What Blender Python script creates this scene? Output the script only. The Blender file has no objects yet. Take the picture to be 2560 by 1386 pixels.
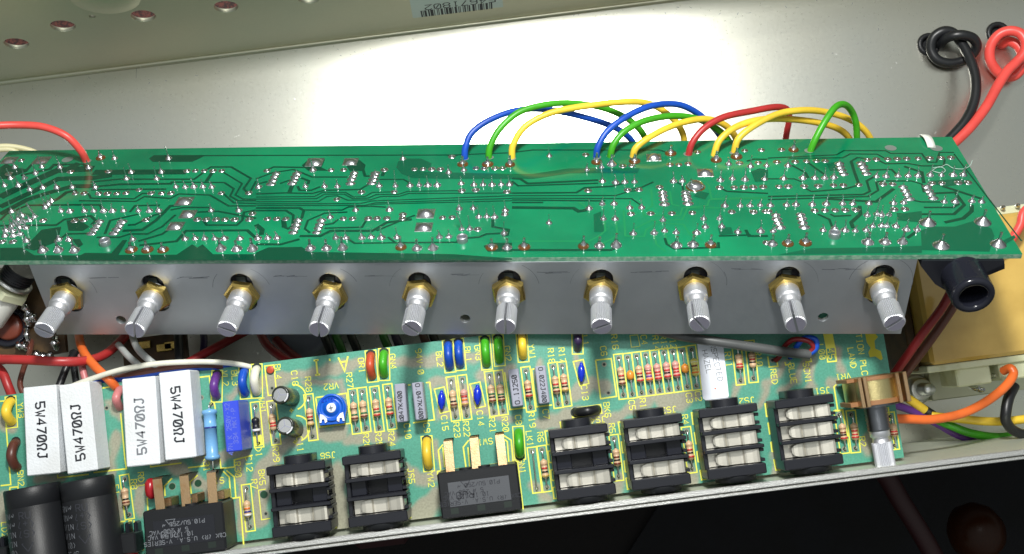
import bpy, bmesh, math, random
import numpy as np
from mathutils import Matrix, Vector
random.seed(7)
S = bpy.context.scene
COL = S.collection
PI = math.pi

# ------------------------------------------------------------------ camera
# world: 1 unit = 1 cm, Z = up out of the chassis floor, X along the chassis, Y towards its back panel
F, CX, CY = 2560.0, 1280.0, 693.0
def _n(v): return v / np.linalg.norm(v)
def ray(px, py): return np.array([(px - CX) / F, -(py - CY) / F, -1.0])
_nn = -_n(ray(1300, 980))
_t = np.array([1, .126, 0.]); _X = _n(_t - _nn * np.dot(_t, _nn)); _Y = np.cross(_nn, _X)
R = np.stack([_X, _Y, _nn])
ZL = 6.5                                   # top of the lower circuit board
ZF = 0.8                                   # chassis floor
CAM = np.array([0, 0, 32.4 + ZL])
cd = bpy.data.cameras.new('camera'); co = bpy.data.objects.new('camera', cd); COL.objects.link(co)
cd.sensor_width = 36; cd.lens = 36; cd.clip_start = .5; cd.clip_end = 1000
co.matrix_world = Matrix([[R[i][0], R[i][1], R[i][2], CAM[i]] for i in range(3)] + [[0, 0, 0, 1]])
S.camera = co

# ------------------------------------------------------------------ light
W = bpy.data.worlds.new('World'); S.world = W; W.use_nodes = True
bg = W.node_tree.nodes['Background']; bg.inputs[1].default_value = 1
_nt = W.node_tree; _g = _nt.nodes.new('ShaderNodeNewGeometry'); _sp = _nt.nodes.new('ShaderNodeSeparateXYZ'); _mr = _nt.nodes.new('ShaderNodeMapRange'); _mx = _nt.nodes.new('ShaderNodeMix'); _mx.data_type = 'RGBA'
_tcw = _nt.nodes.new('ShaderNodeTexCoord'); _nt.links.new(_tcw.outputs['Generated'], _sp.inputs[0]); _nt.links.new(_sp.outputs['Z'], _mr.inputs[0]); _nt.nodes.remove(_g)   # a dim room under a paler ceiling
_mr.inputs[1].default_value = -.1; _mr.inputs[2].default_value = .9; _mx.inputs[6].default_value = (.07, .072, .072, 1); _mx.inputs[7].default_value = (.36, .385, .38, 1)
_nt.links.new(_mr.outputs[0], _mx.inputs[0]); _nt.links.new(_mx.outputs[2], bg.inputs[0])
def area(name, loc, target, size, power, color=(1, 1, 1)):
    l = bpy.data.lights.new(name, 'AREA'); l.shape = 'DISK'; l.size = size; l.energy = power; l.color = color
    o = bpy.data.objects.new(name, l); COL.objects.link(o); o.location = loc
    o.rotation_euler = (Vector(target) - Vector(loc)).to_track_quat('-Z', 'Y').to_euler(); return o
area('work_lamp', (3.2, 21, 40), (1, 3, 3), 5, 20500, (1, .99, .95))
area('room_lamp', (2, 17, 62), (1, 1, 6), 14, 7000, (.97, .99, 1))
area('torch', (9.5, 28.5, 42), (4, 14, 1), 1.2, 700, (1, .95, .75))
S.view_settings.view_transform = 'Standard'; S.view_settings.look = 'None'
S.view_settings.exposure = 0; S.view_settings.gamma = 1

# ------------------------------------------------------------------ pixel rays met with the planes things lie on
def hitZ(px, py, z):
    d = R @ ray(px, py); s = (z - CAM[2]) / d[2]; return CAM + d * s
def atS(px, py, s): return CAM + (R @ ray(px, py)) * s
def fL(px, py, z=0.0):                      # on (or z above) the lower board, in its own coordinates
    q = hitZ(px, py, ZL + z); return (q[0], q[1])
U_O = np.array([0.25867283, 3.93744115, 8.95331765])
U_Y = np.array([0.13597493, 0.66253439, -0.73658604]); U_X = np.array([0.98951192, -0.1274107, 0.06806379])
U_X = _n(U_X); U_Y = _n(U_Y - U_X * np.dot(U_X, U_Y)); U_Z = np.cross(U_X, U_Y)
def fU(px, py, off=0.0):                    # on the upper board, in its own coordinates
    d = R @ ray(px, py); s = np.dot(U_O + U_Z * off - CAM, U_Z) / np.dot(d, U_Z); q = CAM + d * s - U_O
    return (float(np.dot(q, U_X)), float(np.dot(q, U_Y)))
def fUs(px, py):
    d = R @ ray(px, py); return float(np.dot(U_O - CAM, U_Z) / np.dot(d, U_Z))
def fP(px, py, v=0.05):                     # on the bracket under the upper board's front edge (plane y = v)
    d = R @ ray(px, py); s = np.dot(U_O + U_Y * v - CAM, U_Y) / np.dot(d, U_Y); q = CAM + d * s - U_O
    return (float(np.dot(q, U_X)), float(np.dot(q, U_Z)))
# magnified views of the photograph: (x0, y0, scale)
VW = dict(A=(0, 370, 3.85), B=(640, 370, 3.85), C=(1280, 370, 3.85), D=(1920, 370, 3.85),
          L1=(0, 880, 5.1333), L2=(0, 1116, 5.1333), L3=(470, 860, 5.1333), L4=(470, 1116, 5.1333), L5=(940, 820, 5.1333),
          L6=(940, 1060, 5.1333), L7=(1300, 820, 5.1333), L8=(1340, 1020, 5.1333), L9=(1740, 800, 5.1333),
          L10=(1740, 940, 5.1333), L11=(2080, 640, 5.1333), L12=(2080, 880, 5.1333), K=(2260, 20, 3.647), Q=(0, 0, 1))
def px(v, x, y): o = VW[v]; return (o[0] + x / o[2], o[1] + y / o[2])

# ------------------------------------------------------------------ materials
MATS = {}
def mat(name, col, rough=.5, metal=0., noise=None, bump=0., bscale=60., spec=.5, coat=0., aniso=0., rvar=0., trans=0.):
    m = bpy.data.materials.new(name); m.use_nodes = True; nt = m.node_tree; b = nt.nodes['Principled BSDF']
    b.inputs['Base Color'].default_value = (*col, 1); b.inputs['Roughness'].default_value = rough
    b.inputs['Metallic'].default_value = metal; b.inputs['Specular IOR Level'].default_value = spec
    b.inputs['Coat Weight'].default_value = coat; b.inputs['Coat Roughness'].default_value = .12
    if trans: b.inputs['Transmission Weight'].default_value = trans
    tc = nt.nodes.new('ShaderNodeTexCoord')
    def nz(scale, det=3.):
        n = nt.nodes.new('ShaderNodeTexNoise'); n.inputs['Scale'].default_value = scale; n.inputs['Detail'].default_value = det
        nt.links.new(tc.outputs['Object'], n.inputs['Vector']); return n
    if noise:
        sc, col2, lo, hi = noise
        n = nz(sc, 4); r = nt.nodes.new('ShaderNodeMapRange'); r.inputs[1].default_value = lo; r.inputs[2].default_value = hi
        nt.links.new(n.outputs[0], r.inputs[0])
        mx = nt.nodes.new('ShaderNodeMix'); mx.data_type = 'RGBA'; mx.inputs[6].default_value = (*col, 1); mx.inputs[7].default_value = (*col2, 1)
        nt.links.new(r.outputs[0], mx.inputs[0]); nt.links.new(mx.outputs[2], b.inputs['Base Color'])
    if rvar:
        n = nz(bscale * .13, 3); r = nt.nodes.new('ShaderNodeMapRange'); r.inputs[1].default_value = .3; r.inputs[2].default_value = .7
        r.inputs[3].default_value = max(.03, rough - rvar); r.inputs[4].default_value = rough + rvar
        nt.links.new(n.outputs[0], r.inputs[0]); nt.links.new(r.outputs[0], b.inputs['Roughness'])
    if bump:
        n = nz(bscale, 2); bp = nt.nodes.new('ShaderNodeBump'); bp.inputs['Strength'].default_value = bump; bp.inputs['Distance'].default_value = .02
        nt.links.new(n.outputs[0], bp.inputs['Height']); nt.links.new(bp.outputs[0], b.inputs['Normal'])
    MATS[name] = m; return m
M = MATS
mat('zinc_sheet', (.70, .69, .60), .285, 1., noise=(.16, (.67, .68, .62), .36, .70), bump=.10, bscale=75, rvar=.012)
mat('passivated_zinc', (.66, .63, .48), .40, .85, noise=(.13, (.56, .58, .45), .36, .68), bump=.08, bscale=60, rvar=.04)
mat('bracket_zinc', (.47, .50, .53), .46, .92, noise=(.8, (.43, .46, .49), .38, .68), bump=.16, bscale=50, rvar=.03)
mat('matte_zinc', (.60, .64, .53), .5, .45, bump=.3, bscale=24)
mat('mask_trace_mid', (.002, .098, .047), .12, coat=.45)
mat('bare_steel', (.78, .78, .75), .42, 1., bump=.5, bscale=30)
mat('dark_mark', (.20, .215, .24), .5, .7)
mat('solder', (.74, .75, .77), .2, 1., bump=.5, bscale=14)
mat('solder_dull', (.60, .62, .63), .32, 1., bump=.5, bscale=16)
mat('flux', (.11, .045, .008), .15, 0., coat=.8)
mat('aluminium', (.82, .83, .87), .42, .9, bump=.2, bscale=40)
mat('aluminium_face', (.60, .58, .70), .5, 1., bump=.4, bscale=40)
mat('brass', (.60, .43, .13), .24, 1., bump=.2, bscale=20)
mat('brass_can', (.68, .57, .27), .32, 1., bump=.4, bscale=30)
mat('terminal_bronze', (.50, .34, .19), .4, 1., noise=(3., (.46, .26, .12), .5, .7), bump=.2, bscale=30)
mat('phenolic', (.28, .13, .05), .5, bump=.3, bscale=30)
mat('spring_nickel', (.80, .76, .66), .36, .8, bump=.1, bscale=20)
mat('black_plastic', (.012, .013, .018), .32, bump=.1, bscale=20)
mat('black_matt', (.011, .012, .014), .42, bump=.2, bscale=40, spec=.35)
mat('black_glossy', (.012, .013, .02), .16)
mat('grey_print_area', (.07, .075, .085), .5, bump=.2, bscale=40)
mat('print_grey', (.16, .17, .19), .5)
mat('print_pale', (.62, .63, .66), .5)
mat('print_black', (.02, .022, .03), .6)
mat('print_faded', (.18, .19, .21), .6)
mat('print_blue', (.12, .16, .62), .5)
mat('silk_yellow', (.80, .80, .10), .5)
mat('silk_dark', (.03, .10, .05), .5)
mat('ceramic_white', (.74, .77, .80), .6, noise=(1.2, (.68, .70, .71), .42, .7), bump=.7, bscale=14)
mat('film_grey', (.30, .31, .38), .4, bump=.1, bscale=20)
mat('film_blue', (.035, .07, .62), .35, bump=.1, bscale=15)
mat('resistor_beige', (.62, .42, .25), .35)
mat('resistor_pink', (.62, .32, .27), .35)
mat('resistor_lime', (.60, .55, .14), .35)
mat('resistor_sky', (.17, .40, .68), .3, bump=.2, bscale=12)
mat('band_red', (.50, .03, .03), .35); mat('band_black', (.012, .01, .012), .35); mat('band_brown', (.16, .035, .018), .35)
mat('band_green', (.02, .14, .05), .35); mat('band_gold', (.50, .34, .09), .3); mat('band_orange', (.70, .16, .02), .35)
mat('band_violet', (.16, .05, .30), .35); mat('band_blue', (.02, .03, .22), .35); mat('band_white', (.75, .75, .75), .35)
mat('lead_wire', (.78, .78, .78), .22, 1.)
mat('cap_blue', (.006, .03, .50), .2); mat('cap_orange', (.72, .27, .035), .3)
mat('trimmer_blue', (.005, .10, .55), .32); mat('sleeve_olive', (.020, .026, .018), .25)
mat('can_top', (.72, .73, .74), .35, 1.)
mat('label_white', (.80, .84, .92), .5); mat('sticker_grey', (.55, .64, .62), .5)
mat('nylon', (.62, .64, .44), .4, noise=(2., (.52, .52, .30), .5, .7)); mat('nylon_white', (.78, .80, .74), .35, spec=.4)
mat('varnish_paper', (.66, .44, .11), .18, noise=(.7, (.50, .32, .07), .38, .70), bump=.5, bscale=3, coat=.8)
mat('mdf_brown', (.10, .055, .018), .5, noise=(1.5, (.05, .03, .012), .4, .6))
mat('red_plastic', (.35, .012, .018), .25)
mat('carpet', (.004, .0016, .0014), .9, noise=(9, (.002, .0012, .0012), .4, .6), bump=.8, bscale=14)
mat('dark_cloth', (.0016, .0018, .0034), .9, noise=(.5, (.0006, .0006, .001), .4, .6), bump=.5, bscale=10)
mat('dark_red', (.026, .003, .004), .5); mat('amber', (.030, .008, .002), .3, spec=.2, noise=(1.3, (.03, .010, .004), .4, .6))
mat('tolex', (.10, .026, .018), .7, noise=(9, (.02, .006, .005), .4, .6), bump=1., bscale=20)
mat('hole_dark', (.006, .014, .010), .6); mat('hole_green', (.004, .05, .02), .5); mat('pad_tin', (.24, .25, .19), .5); mat('rim_tin', (.30, .36, .33), .35, .5); mat('dark_steel', (.22, .23, .25), .3, 1., bump=.2)
mat('marker_yellow', (.55, .52, .02), .5); mat('lint', (.45, .62, .55), .7)
WIRE = dict(red=(.42, .028, .028), dred=(.22, .012, .014), blue=(.006, .075, .48), green=(.05, .36, .012), dgreen=(.03, .20, .02), yellow=(.86, .58, .045),
            white=(.74, .73, .62), cream=(.72, .68, .42), grey=(.085, .09, .09), black=(.012, .013, .015), orange=(.82, .16, .030), purple=(.13, .035, .26),
            brown=(.12, .038, .025), pink=(.58, .20, .20), coral=(.80, .085, .07), mauve=(.035, .02, .07), silver=(.36, .38, .37), rust=(.50, .07, .025))
for k, c in WIRE.items(): mat('wire_' + k, c, .38, noise=(.9, tuple(v * .72 for v in c), .45, .75), bump=.12, bscale=5)

def attr_mat(name, c1, c2, weave, rough, coat):
    m = mat(name, c1, rough, coat=coat); nt = m.node_tree; b = nt.nodes['Principled BSDF']
    a = nt.nodes.new('ShaderNodeAttribute'); a.attribute_name = 'copper'
    mx = nt.nodes.new('ShaderNodeMix'); mx.data_type = 'RGBA'; mx.inputs[6].default_value = (*c1, 1); mx.inputs[7].default_value = (*c2, 1)
    nt.links.new(a.outputs['Fac'], mx.inputs[0])
    tc = nt.nodes.new('ShaderNodeTexCoord')
    w = nt.nodes.new('ShaderNodeTexNoise'); w.inputs['Scale'].default_value = weave; w.inputs['Detail'].default_value = 2
    nt.links.new(tc.outputs['Object'], w.inputs['Vector'])
    r = nt.nodes.new('ShaderNodeMapRange'); r.inputs[1].default_value = .3; r.inputs[2].default_value = .7; r.inputs[3].default_value = .86; r.inputs[4].default_value = 1.12
    nt.links.new(w.outputs[0], r.inputs[0])
    mu = nt.nodes.new('ShaderNodeMix'); mu.data_type = 'RGBA'; mu.blend_type = 'MULTIPLY'; mu.inputs[0].default_value = 1
    nt.links.new(mx.outputs[2], mu.inputs[6]); nt.links.new(r.outputs[0], mu.inputs[7]); nt.links.new(mu.outputs[2], b.inputs['Base Color'])
    bp = nt.nodes.new('ShaderNodeBump'); bp.inputs['Strength'].default_value = .12; bp.inputs['Distance'].default_value = .02
    nt.links.new(w.outputs[0], bp.inputs['Height']); nt.links.new(bp.outputs[0], b.inputs['Normal'])
    return m
attr_mat('board_teal', (.082, .315, .225), (.37, .305, .23), 16, .36, .12)
mat('mask_green', (.003, .150, .068), .12, noise=(.28, (.006, .245, .104), .34, .66), bump=.08, bscale=18, coat=.45)
mat('mask_trace', (.001, .056, .028), .12, bump=.05, bscale=18, coat=.45)
mat('mask_trace_light', (.010, .215, .075), .2, coat=.45)
mat('board_edge', (.10, .26, .17), .5, bump=1., bscale=22, noise=(6, (.22, .36, .26), .45, .6))

# ------------------------------------------------------------------ mesh building
class MB:
    def __init__(s): s.v = []; s.f = []; s.m = []; s.sm = []; s.mats = []
    def mi(s, name):
        if name not in s.mats: s.mats.append(name)
        return s.mats.index(name)
    def add(s, vs, fs, m, smooth=False, T=None):
        b = len(s.v)
        if T is not None: vs = [tuple(T @ Vector(v)) for v in vs]
        s.v += [tuple(map(float, v)) for v in vs]; k = s.mi(m) if isinstance(m, str) else None
        for i, f in enumerate(fs):
            s.f.append([b + j for j in f]); s.m.append(k if k is not None else s.mi(m[i])); s.sm.append(smooth)
    def box(s, lo, hi, m, bev=.02, T=None):
        lo = list(lo); hi = list(hi)
        for i in range(3):
            if lo[i] > hi[i]: lo[i], hi[i] = hi[i], lo[i]
        c = [(a + b) / 2 for a, b in zip(lo, hi)]; h = [(b - a) / 2 for a, b in zip(lo, hi)]
        bev = min(bev, min(h) * .9); V = []; idx = {}
        for sx in (-1, 1):
            for sy in (-1, 1):
                for sz in (-1, 1):
                    for ax in range(3):
                        p = [c[i] + (sx, sy, sz)[i] * (h[i] - (0 if i == ax else bev)) for i in range(3)]
                        idx[sx, sy, sz, ax] = len(V); V.append(p)
        Fs = []
        for ax in range(3):
            a, b = (ax + 1) % 3, (ax + 2) % 3
            for sg in (-1, 1):
                q = []
                for (p, r) in ((-1, -1), (1, -1), (1, 1), (-1, 1)):
                    k = [0, 0, 0]; k[ax] = sg; k[a] = p; k[b] = r; q.append(idx[k[0], k[1], k[2], ax])
                Fs.append(q if sg > 0 else q[::-1])
            for p in (-1, 1):
                for r in (-1, 1):
                    k0 = [0, 0, 0]; k1 = [0, 0, 0]; k0[a] = k1[a] = p; k0[b] = k1[b] = r; k0[ax] = -1; k1[ax] = 1
                    q = [idx[(*k0, a)], idx[(*k1, a)], idx[(*k1, b)], idx[(*k0, b)]]
                    Fs.append(q if p * r < 0 else q[::-1])
        for sx in (-1, 1):
            for sy in (-1, 1):
                for sz in (-1, 1):
                    q = [idx[sx, sy, sz, i] for i in range(3)]; Fs.append(q if sx * sy * sz > 0 else q[::-1])
        s.add(V, Fs, m, False, T)
    def lathe(s, prof, m, seg=16, T=None, smooth=True, phase=0., cap=True):
        # prof: (radius, height[, material of the ring that ends here])
        V = []; Fs = []; ms = []
        for p in prof:
            for k in range(seg):
                a = phase + 2 * PI * k / seg; V.append((p[0] * math.cos(a), p[0] * math.sin(a), p[1]))
        for i in range(len(prof) - 1):
            mm = prof[i + 1][2] if len(prof[i + 1]) > 2 else m
            for k in range(seg):
                k2 = (k + 1) % seg; Fs.append([i * seg + k, i * seg + k2, (i + 1) * seg + k2, (i + 1) * seg + k]); ms.append(mm)
        s.add(V, Fs, ms, smooth, T)
        if cap:
            if prof[0][0] > 1e-4: s.add(V[:seg], [list(range(seg))[::-1]], m, False, T)
            if prof[-1][0] > 1e-4: s.add(V[-seg:], [list(range(seg))], prof[-1][2] if len(prof[-1]) > 2 else m, False, T)
    def prism(s, poly, z0, z1, m, T=None, smooth=False):
        n = len(poly); V = [(p[0], p[1], z0) for p in poly] + [(p[0], p[1], z1) for p in poly]
        Fs = [[i, (i + 1) % n, n + (i + 1) % n, n + i] for i in range(n)]
        s.add(V, Fs, m, smooth, T); s.add(V[n:], [list(range(n))], m, False, T); s.add(V[:n], [list(range(n))[::-1]], m, False, T)
    def tube(s, pts, r, m, seg=12, rad=None, caps=True):
        P = [np.array(p, float) for p in pts]; n = len(P); T = []
        for i in range(n):
            d = P[min(i + 1, n - 1)] - P[max(i - 1, 0)]; T.append(d / (np.linalg.norm(d) + 1e-9))
        up = np.array([0, 0, 1.]) if abs(T[0][2]) < .9 else np.array([1., 0, 0])
        N = _n(up - T[0] * np.dot(up, T[0])); V = []; Fs = []
        for i in range(n):
            N = _n(N - T[i] * np.dot(N, T[i])); B = np.cross(T[i], N); rr = r if rad is None else rad[i]
            for k in range(seg):
                a = 2 * PI * k / seg; V.append(P[i] + N * (rr * math.cos(a)) + B * (rr * math.sin(a)))
        for i in range(n - 1):
            for k in range(seg):
                k2 = (k + 1) % seg; Fs.append([i * seg + k, i * seg + k2, (i + 1) * seg + k2, (i + 1) * seg + k])
        s.add(V, Fs, m, True)
        if caps: s.add(V[:seg], [list(range(seg))[::-1]], m); s.add(V[-seg:], [list(range(seg))], m)
    def strip(s, pts, w, m, z=0., closed=False, T=None):
        P = [np.array(p[:2], float) for p in pts]; n = len(P)
        if n < 2: return
        V = []; Fs = []
        for i in range(n):
            a = P[i] - P[i - 1] if (i > 0 or closed) else None
            b = P[(i + 1) % n] - P[i] if (i < n - 1 or closed) else None
            if a is None: a = b
            if b is None: b = a
            a = a / (np.linalg.norm(a) + 1e-9); b = b / (np.linalg.norm(b) + 1e-9)
            t = a + b; L = np.linalg.norm(t); t = a if L < .2 else t / L
            nn = np.array([-t[1], t[0]]); k = 1 / max(.5, abs(np.dot(nn, np.array([-a[1], a[0]])))); nn = nn * (w / 2 * k)
            e0 = P[i]
            V += [(*(e0 + nn), z), (*(e0 - nn), z)]
        for i in range(n if closed else n - 1):
            j = (i + 1) % n; Fs.append([2 * i, 2 * i + 1, 2 * j + 1, 2 * j])
        s.add(V, Fs, m, False, T)
    def disc(s, c, r, m, z=0., seg=16, sy=1., T=None):
        s.add([(c[0] + r * math.cos(2 * PI * k / seg), c[1] + sy * r * math.sin(2 * PI * k / seg), z) for k in range(seg)], [list(range(seg))], m, False, T)
    def poly(s, pts, m, z=0., T=None):
        V = [(p[0], p[1], z) for p in pts]
        ar = sum(V[i][0] * V[(i + 1) % len(V)][1] - V[(i + 1) % len(V)][0] * V[i][1] for i in range(len(V)))
        s.add(V, [list(range(len(V))) if ar > 0 else list(range(len(V)))[::-1]], m, False, T)
    def text(s, txt, T, h, w, m, z=0., center=True):
        u = h / 6.; adv = 5.6 * u; L = adv * len(txt) - 1.6 * u; x0 = -L / 2 if center else 0; y0 = -h / 2 if center else 0
        for ch in txt:
            for st in GLY.get(ch, '').split():
                pts = [(x0 + int(st[i]) * u, y0 + int(st[i + 1]) * u) for i in range(0, len(st) - 1, 2)]
                if len(pts) == 1: pts = [pts[0], (pts[0][0], pts[0][1] + w)]
                s.strip(pts, w, m, z, False, T)
            x0 += adv
    def mesh(s, name):
        me = bpy.data.meshes.new(name); me.from_pydata(s.v, [], s.f)
        for n in s.mats: me.materials.append(M[n])
        me.polygons.foreach_set('material_index', s.m); me.polygons.foreach_set('use_smooth', s.sm); me.update(); return me
    def build(s, name, parent=None, mw=None, label=None, kind=None):
        return obj(name, s.mesh(name), parent, mw, label, kind)
GLY = {'A': '002640 1232', 'B': '0006364544330 333 334241300 03 00', 'C': '4536160501103041', 'D': '00062644422000', 'E': '40000646 0333', 'F': '000646 0333',
       'G': '45361605011030414323', 'H': '0006 4046 0343', 'I': '1030 1636 2026', 'J': '0110203136 1646', 'K': '0006 4602 1340', 'L': '060040', 'M': '0006234640',
       'N': '00064046', 'O': '100105163645413010', 'P': '00063645443303', 'Q': '100105163645413010 2240', 'R': '00063645443303 2340', 'S': '011030414233130405163645',
       'T': '0646 2620', 'U': '060110304146', 'V': '062046', 'W': '0610233046', 'X': '0046 0640', 'Y': '062346 2320', 'Z': '06460040', '0': '100105163645413010 1135',
       '1': '152620 1030', '2': '05163645440040', '3': '0516364544331 33 334241301001 1333', '4': '30360242', '5': '460603334241301001', '6': '453616050110304142330 3 3303',
       '7': '064610', '8': '13040516364544331302011030414233', '9': '103041453616050413 1343', '.': '2021', '-': '1333', '+': '0444 2226', 'w': '001012040516364544323040',
       '/': '0046', '~': '021424324446', '&': '40040516253401103042', '(': '361130', ')': '163310', 'o': '100105163645413010'}
GLY['B'] = '0006364544330 3'.replace(' ', '') + ' 334241300 0'.replace('300 0', '3000'); GLY['3'] = '05163645443313 334241301001'; GLY['6'] = '4536160501103041423303'

def setp(o, label=None, cat=None, group=None, kind=None):
    for k, v in (('label', label), ('category', cat), ('group', group), ('kind', kind)):
        if v: o[k] = v
    return o
def obj(name, me, parent=None, mw=None, label=None, kind=None):
    o = bpy.data.objects.new(name, me); COL.objects.link(o)
    if parent is not None: o.parent = parent
    if mw is not None: o.matrix_local = mw
    return setp(o, label, kind=kind)
def thing(name, label, cat, group=None, mw=None):
    o = bpy.data.objects.new(name, None); o.empty_display_size = .5; COL.objects.link(o)
    if mw is not None: o.matrix_world = mw
    return setp(o, label, cat, group)
def Tr(x, y, z=0.): return Matrix.Translation((x, y, z))
def frame(o, x, y, z):
    return Matrix([[x[0], y[0], z[0], o[0]], [x[1], y[1], z[1], o[1]], [x[2], y[2], z[2], o[2]], [0, 0, 0, 1]])
def along(a, b):                           # a frame whose Z runs from a to b
    a = Vector(a); b = Vector(b); q = (b - a).to_track_quat('Z', 'Y'); return Matrix.Translation(a) @ q.to_matrix().to_4x4()
def crom(P, n=8):
    P = [np.array(p, float) for p in P]; Q = [2 * P[0] - P[1]] + P + [2 * P[-1] - P[-2]]; out = []
    for i in range(1, len(Q) - 2):
        for k in range(n):
            t = k / n; a, b, c, d = Q[i - 1], Q[i], Q[i + 1], Q[i + 2]
            out.append(.5 * (2 * b + (c - a) * t + (2 * a - 5 * b + 4 * c - d) * t * t + (-a + 3 * b - 3 * c + d) * t ** 3))
    out.append(P[-1]); return out
def circ(c, r, n=20, ry=None): return [(c[0] + r * math.cos(2 * PI * k / n), c[1] + (ry or r) * math.sin(2 * PI * k / n)) for k in range(n)]
def slot(c, w, h, n=10):
    pts = []
    for k in range(n + 1): a = PI * k / n; pts.append((c[0] + w / 2 * math.cos(a), c[1] + (h - w) / 2 + w / 2 * math.sin(a)))
    for k in range(n + 1): a = PI + PI * k / n; pts.append((c[0] + w / 2 * math.cos(a), c[1] - (h - w) / 2 + w / 2 * math.sin(a)))
    return pts
def holed(name, outer, holes, th, matname, bev=0.):   # a sheet with real holes, z from -th to 0
    cu = bpy.data.curves.new(name, 'CURVE'); cu.dimensions = '2D'; cu.fill_mode = 'BOTH'; cu.extrude = th / 2; cu.bevel_depth = bev
    for pl in [outer] + holes:
        sp = cu.splines.new('POLY'); sp.points.add(len(pl) - 1); sp.use_cyclic_u = True
        for p, q in zip(sp.points, pl): p.co = (q[0], q[1], 0, 1)
    t = bpy.data.objects.new(name + '_curve', cu); COL.objects.link(t)
    dg = bpy.context.evaluated_depsgraph_get(); dg.update()
    me = bpy.data.meshes.new_from_object(t.evaluated_get(dg)); bpy.data.objects.remove(t); bpy.data.curves.remove(cu)
    me.name = name; me.transform(Matrix.Translation((0, 0, -th / 2))); me.materials.clear(); me.materials.append(M[matname]); return me
def wire(name, pts, r, m, label, group=None, cat='wire', extra=None, n=8, seg=12):
    mb = MB(); mb.tube(crom(pts, n), r, 'wire_' + m if 'wire_' + m in M else m, seg)
    if extra: extra(mb)
    return setp(mb.build(name), label, cat, group)

# ================================================================== SETTING
mb = MB(); mb.add([(-160, -120, -14), (160, -120, -14), (160, 120, -14), (-160, 120, -14)], [[0, 1, 2, 3]], 'carpet')
setp(mb.build('ground'), kind='structure')
exec_parts = []

# ================================================================== CHASSIS
ch = thing('amplifier_chassis', 'open zinc plated amplifier chassis with vent holes and barcode sticker', 'chassis')
def fF(x, y): q = hitZ(x, y, ZF); return (q[0], q[1])
YB = fF(850, 100)[1]; YF0, YF1 = -3.60, -3.745
hole_a = fF(2322, 112); hole_b = fF(2494, 84)
me = holed('floor_panel', [(-45, YF0), (45, YF0), (45, YB), (-45, YB)], [circ(hole_a, .36), circ(hole_b, .36)], .12, 'zinc_sheet')
obj('floor_panel', me, ch, Tr(0, 0, ZF))
for h in (hole_a, hole_b):
    g = MB(); g.lathe([(.26, -.15), (.26, .06), (.34, .12), (.44, .08), (.46, .01), (.40, -.1)], 'black_matt', 20, Tr(h[0], h[1], ZF)); g.build('grommet', ch)
sk = MB(); rs = random.Random(5)
for k in range(110):
    x = rs.uniform(0, 2500); y = rs.uniform(20, 420) if k > 40 else 200 - x * .117 + rs.uniform(6, 60); q = fF(x, y); an = rs.uniform(0, 3); L_ = rs.choice((.02, .03, .05, .12, .3)) if k > 40 else rs.uniform(.02, .06)
    d_ = np.array([math.cos(an), math.sin(an)]) * L_; sk.strip([np.array(q) - d_, np.array(q) + d_], rs.uniform(.008, .02), 'dark_mark' if k % 3 or k < 41 else 'bare_steel', ZF + .004 + k * .00003)
sk.build('scuff_mark', ch, None, None, 'stuff')
# back panel: stands on the floor's back edge, leaning slightly; built in its own plane
bn = _n(np.array([0, -1., .10])); bx = np.array([1., 0, 0]); by = np.cross(bn, bx)      # by points up
def fB(x, y):
    d = R @ ray(x, y); o = np.array([0, YB, ZF]); s = np.dot(o - CAM, bn) / np.dot(d, bn); q = CAM + d * s - o; return (q[0], float(np.dot(q, by)))
BW = frame((0, YB, ZF), bx, by, bn)
holes = []
for (x, y) in [(41, 109), (157, 65), (358, 40), (565, 17), (772, -6), (-75, 150), (980, -30), (230, 1), (430, -30)]: holes.append(circ(fB(x, y), .43, 24))
holes.append(circ(fB(230, 41), .13, 12))
me = holed('back_panel', [(-45, 0), (45, 0), (45, 6.6), (-45, 6.6)], holes, .13, 'passivated_zinc', .012)
obj('back_panel', me, ch, BW)
b = MB(); b.tube([(-45, YB - .05, ZF + .05), (45, YB - .05, ZF + .05)], .09, 'passivated_zinc', 12); b.build('bend', ch)
# the embossed dimple round the small hole, top left
c0 = fB(240, 22); c1 = fB(300, 30)
d = MB(); d.lathe([(1.15, .0), (.95, .10), (.7, .17), (.35, .2), (0, .21)], 'passivated_zinc', 28, BW @ Tr(fB(262, -6)[0], fB(262, -6)[1], 0) @ Matrix.Diagonal((1.0, 1.0, 1, 1))); d.build('dimple', ch)
# serial sticker on the back panel, upside down
st = MB(); pl = [fB(*p) for p in [(1020, -22), (1252, -42), (1258, 17), (1236, 19), (1040, 44), (1032, 44)]]
st.poly(pl, 'sticker_grey', .018)
e0 = np.array(fB(1054, 42)); e1 = np.array(fB(1231, 21)); ex = _n(e1 - e0); ey = np.array([-ex[1], ex[0]]); Lb = np.linalg.norm(e1 - e0)
bars = [2, 1, 1, 1, 3, 2, 2, 1, 4, 1, 1, 3, 1, 1, 1, 2, 3, 2, 1, 1, 3, 1, 4, 1, 1, 2, 3, 2, 1, 1, 1, 3, 1, 1, 2, 2, 1, 1, 2, 3, 3, 1, 1, 3, 1, 1, 4, 1, 1, 2, 3, 2, 1, 1, 2]
tot = sum(bars); x = 0
hb = .50
for i, w in enumerate(bars):
    if i % 2 == 0:
        p0 = e0 + ex * (Lb * x / tot) ; p1 = e0 + ex * (Lb * (x + w) / tot) 
        st.poly([p0, p1, p1 + ey * hb, p0 + ey * hb], 'print_black', .022)
    x += w
tc = np.array(fB(1128, 4)); TT = Matrix([[-ex[0], -ey[0], 0, 0], [-ex[1], -ey[1], 0, 0], [0, 0, 1, 0], [0, 0, 0, 1]])
st.text('54671802', Tr(fB(1150, 8)[0], fB(1150, 8)[1]) @ TT, .36, .045, 'print_black', .022)
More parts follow.
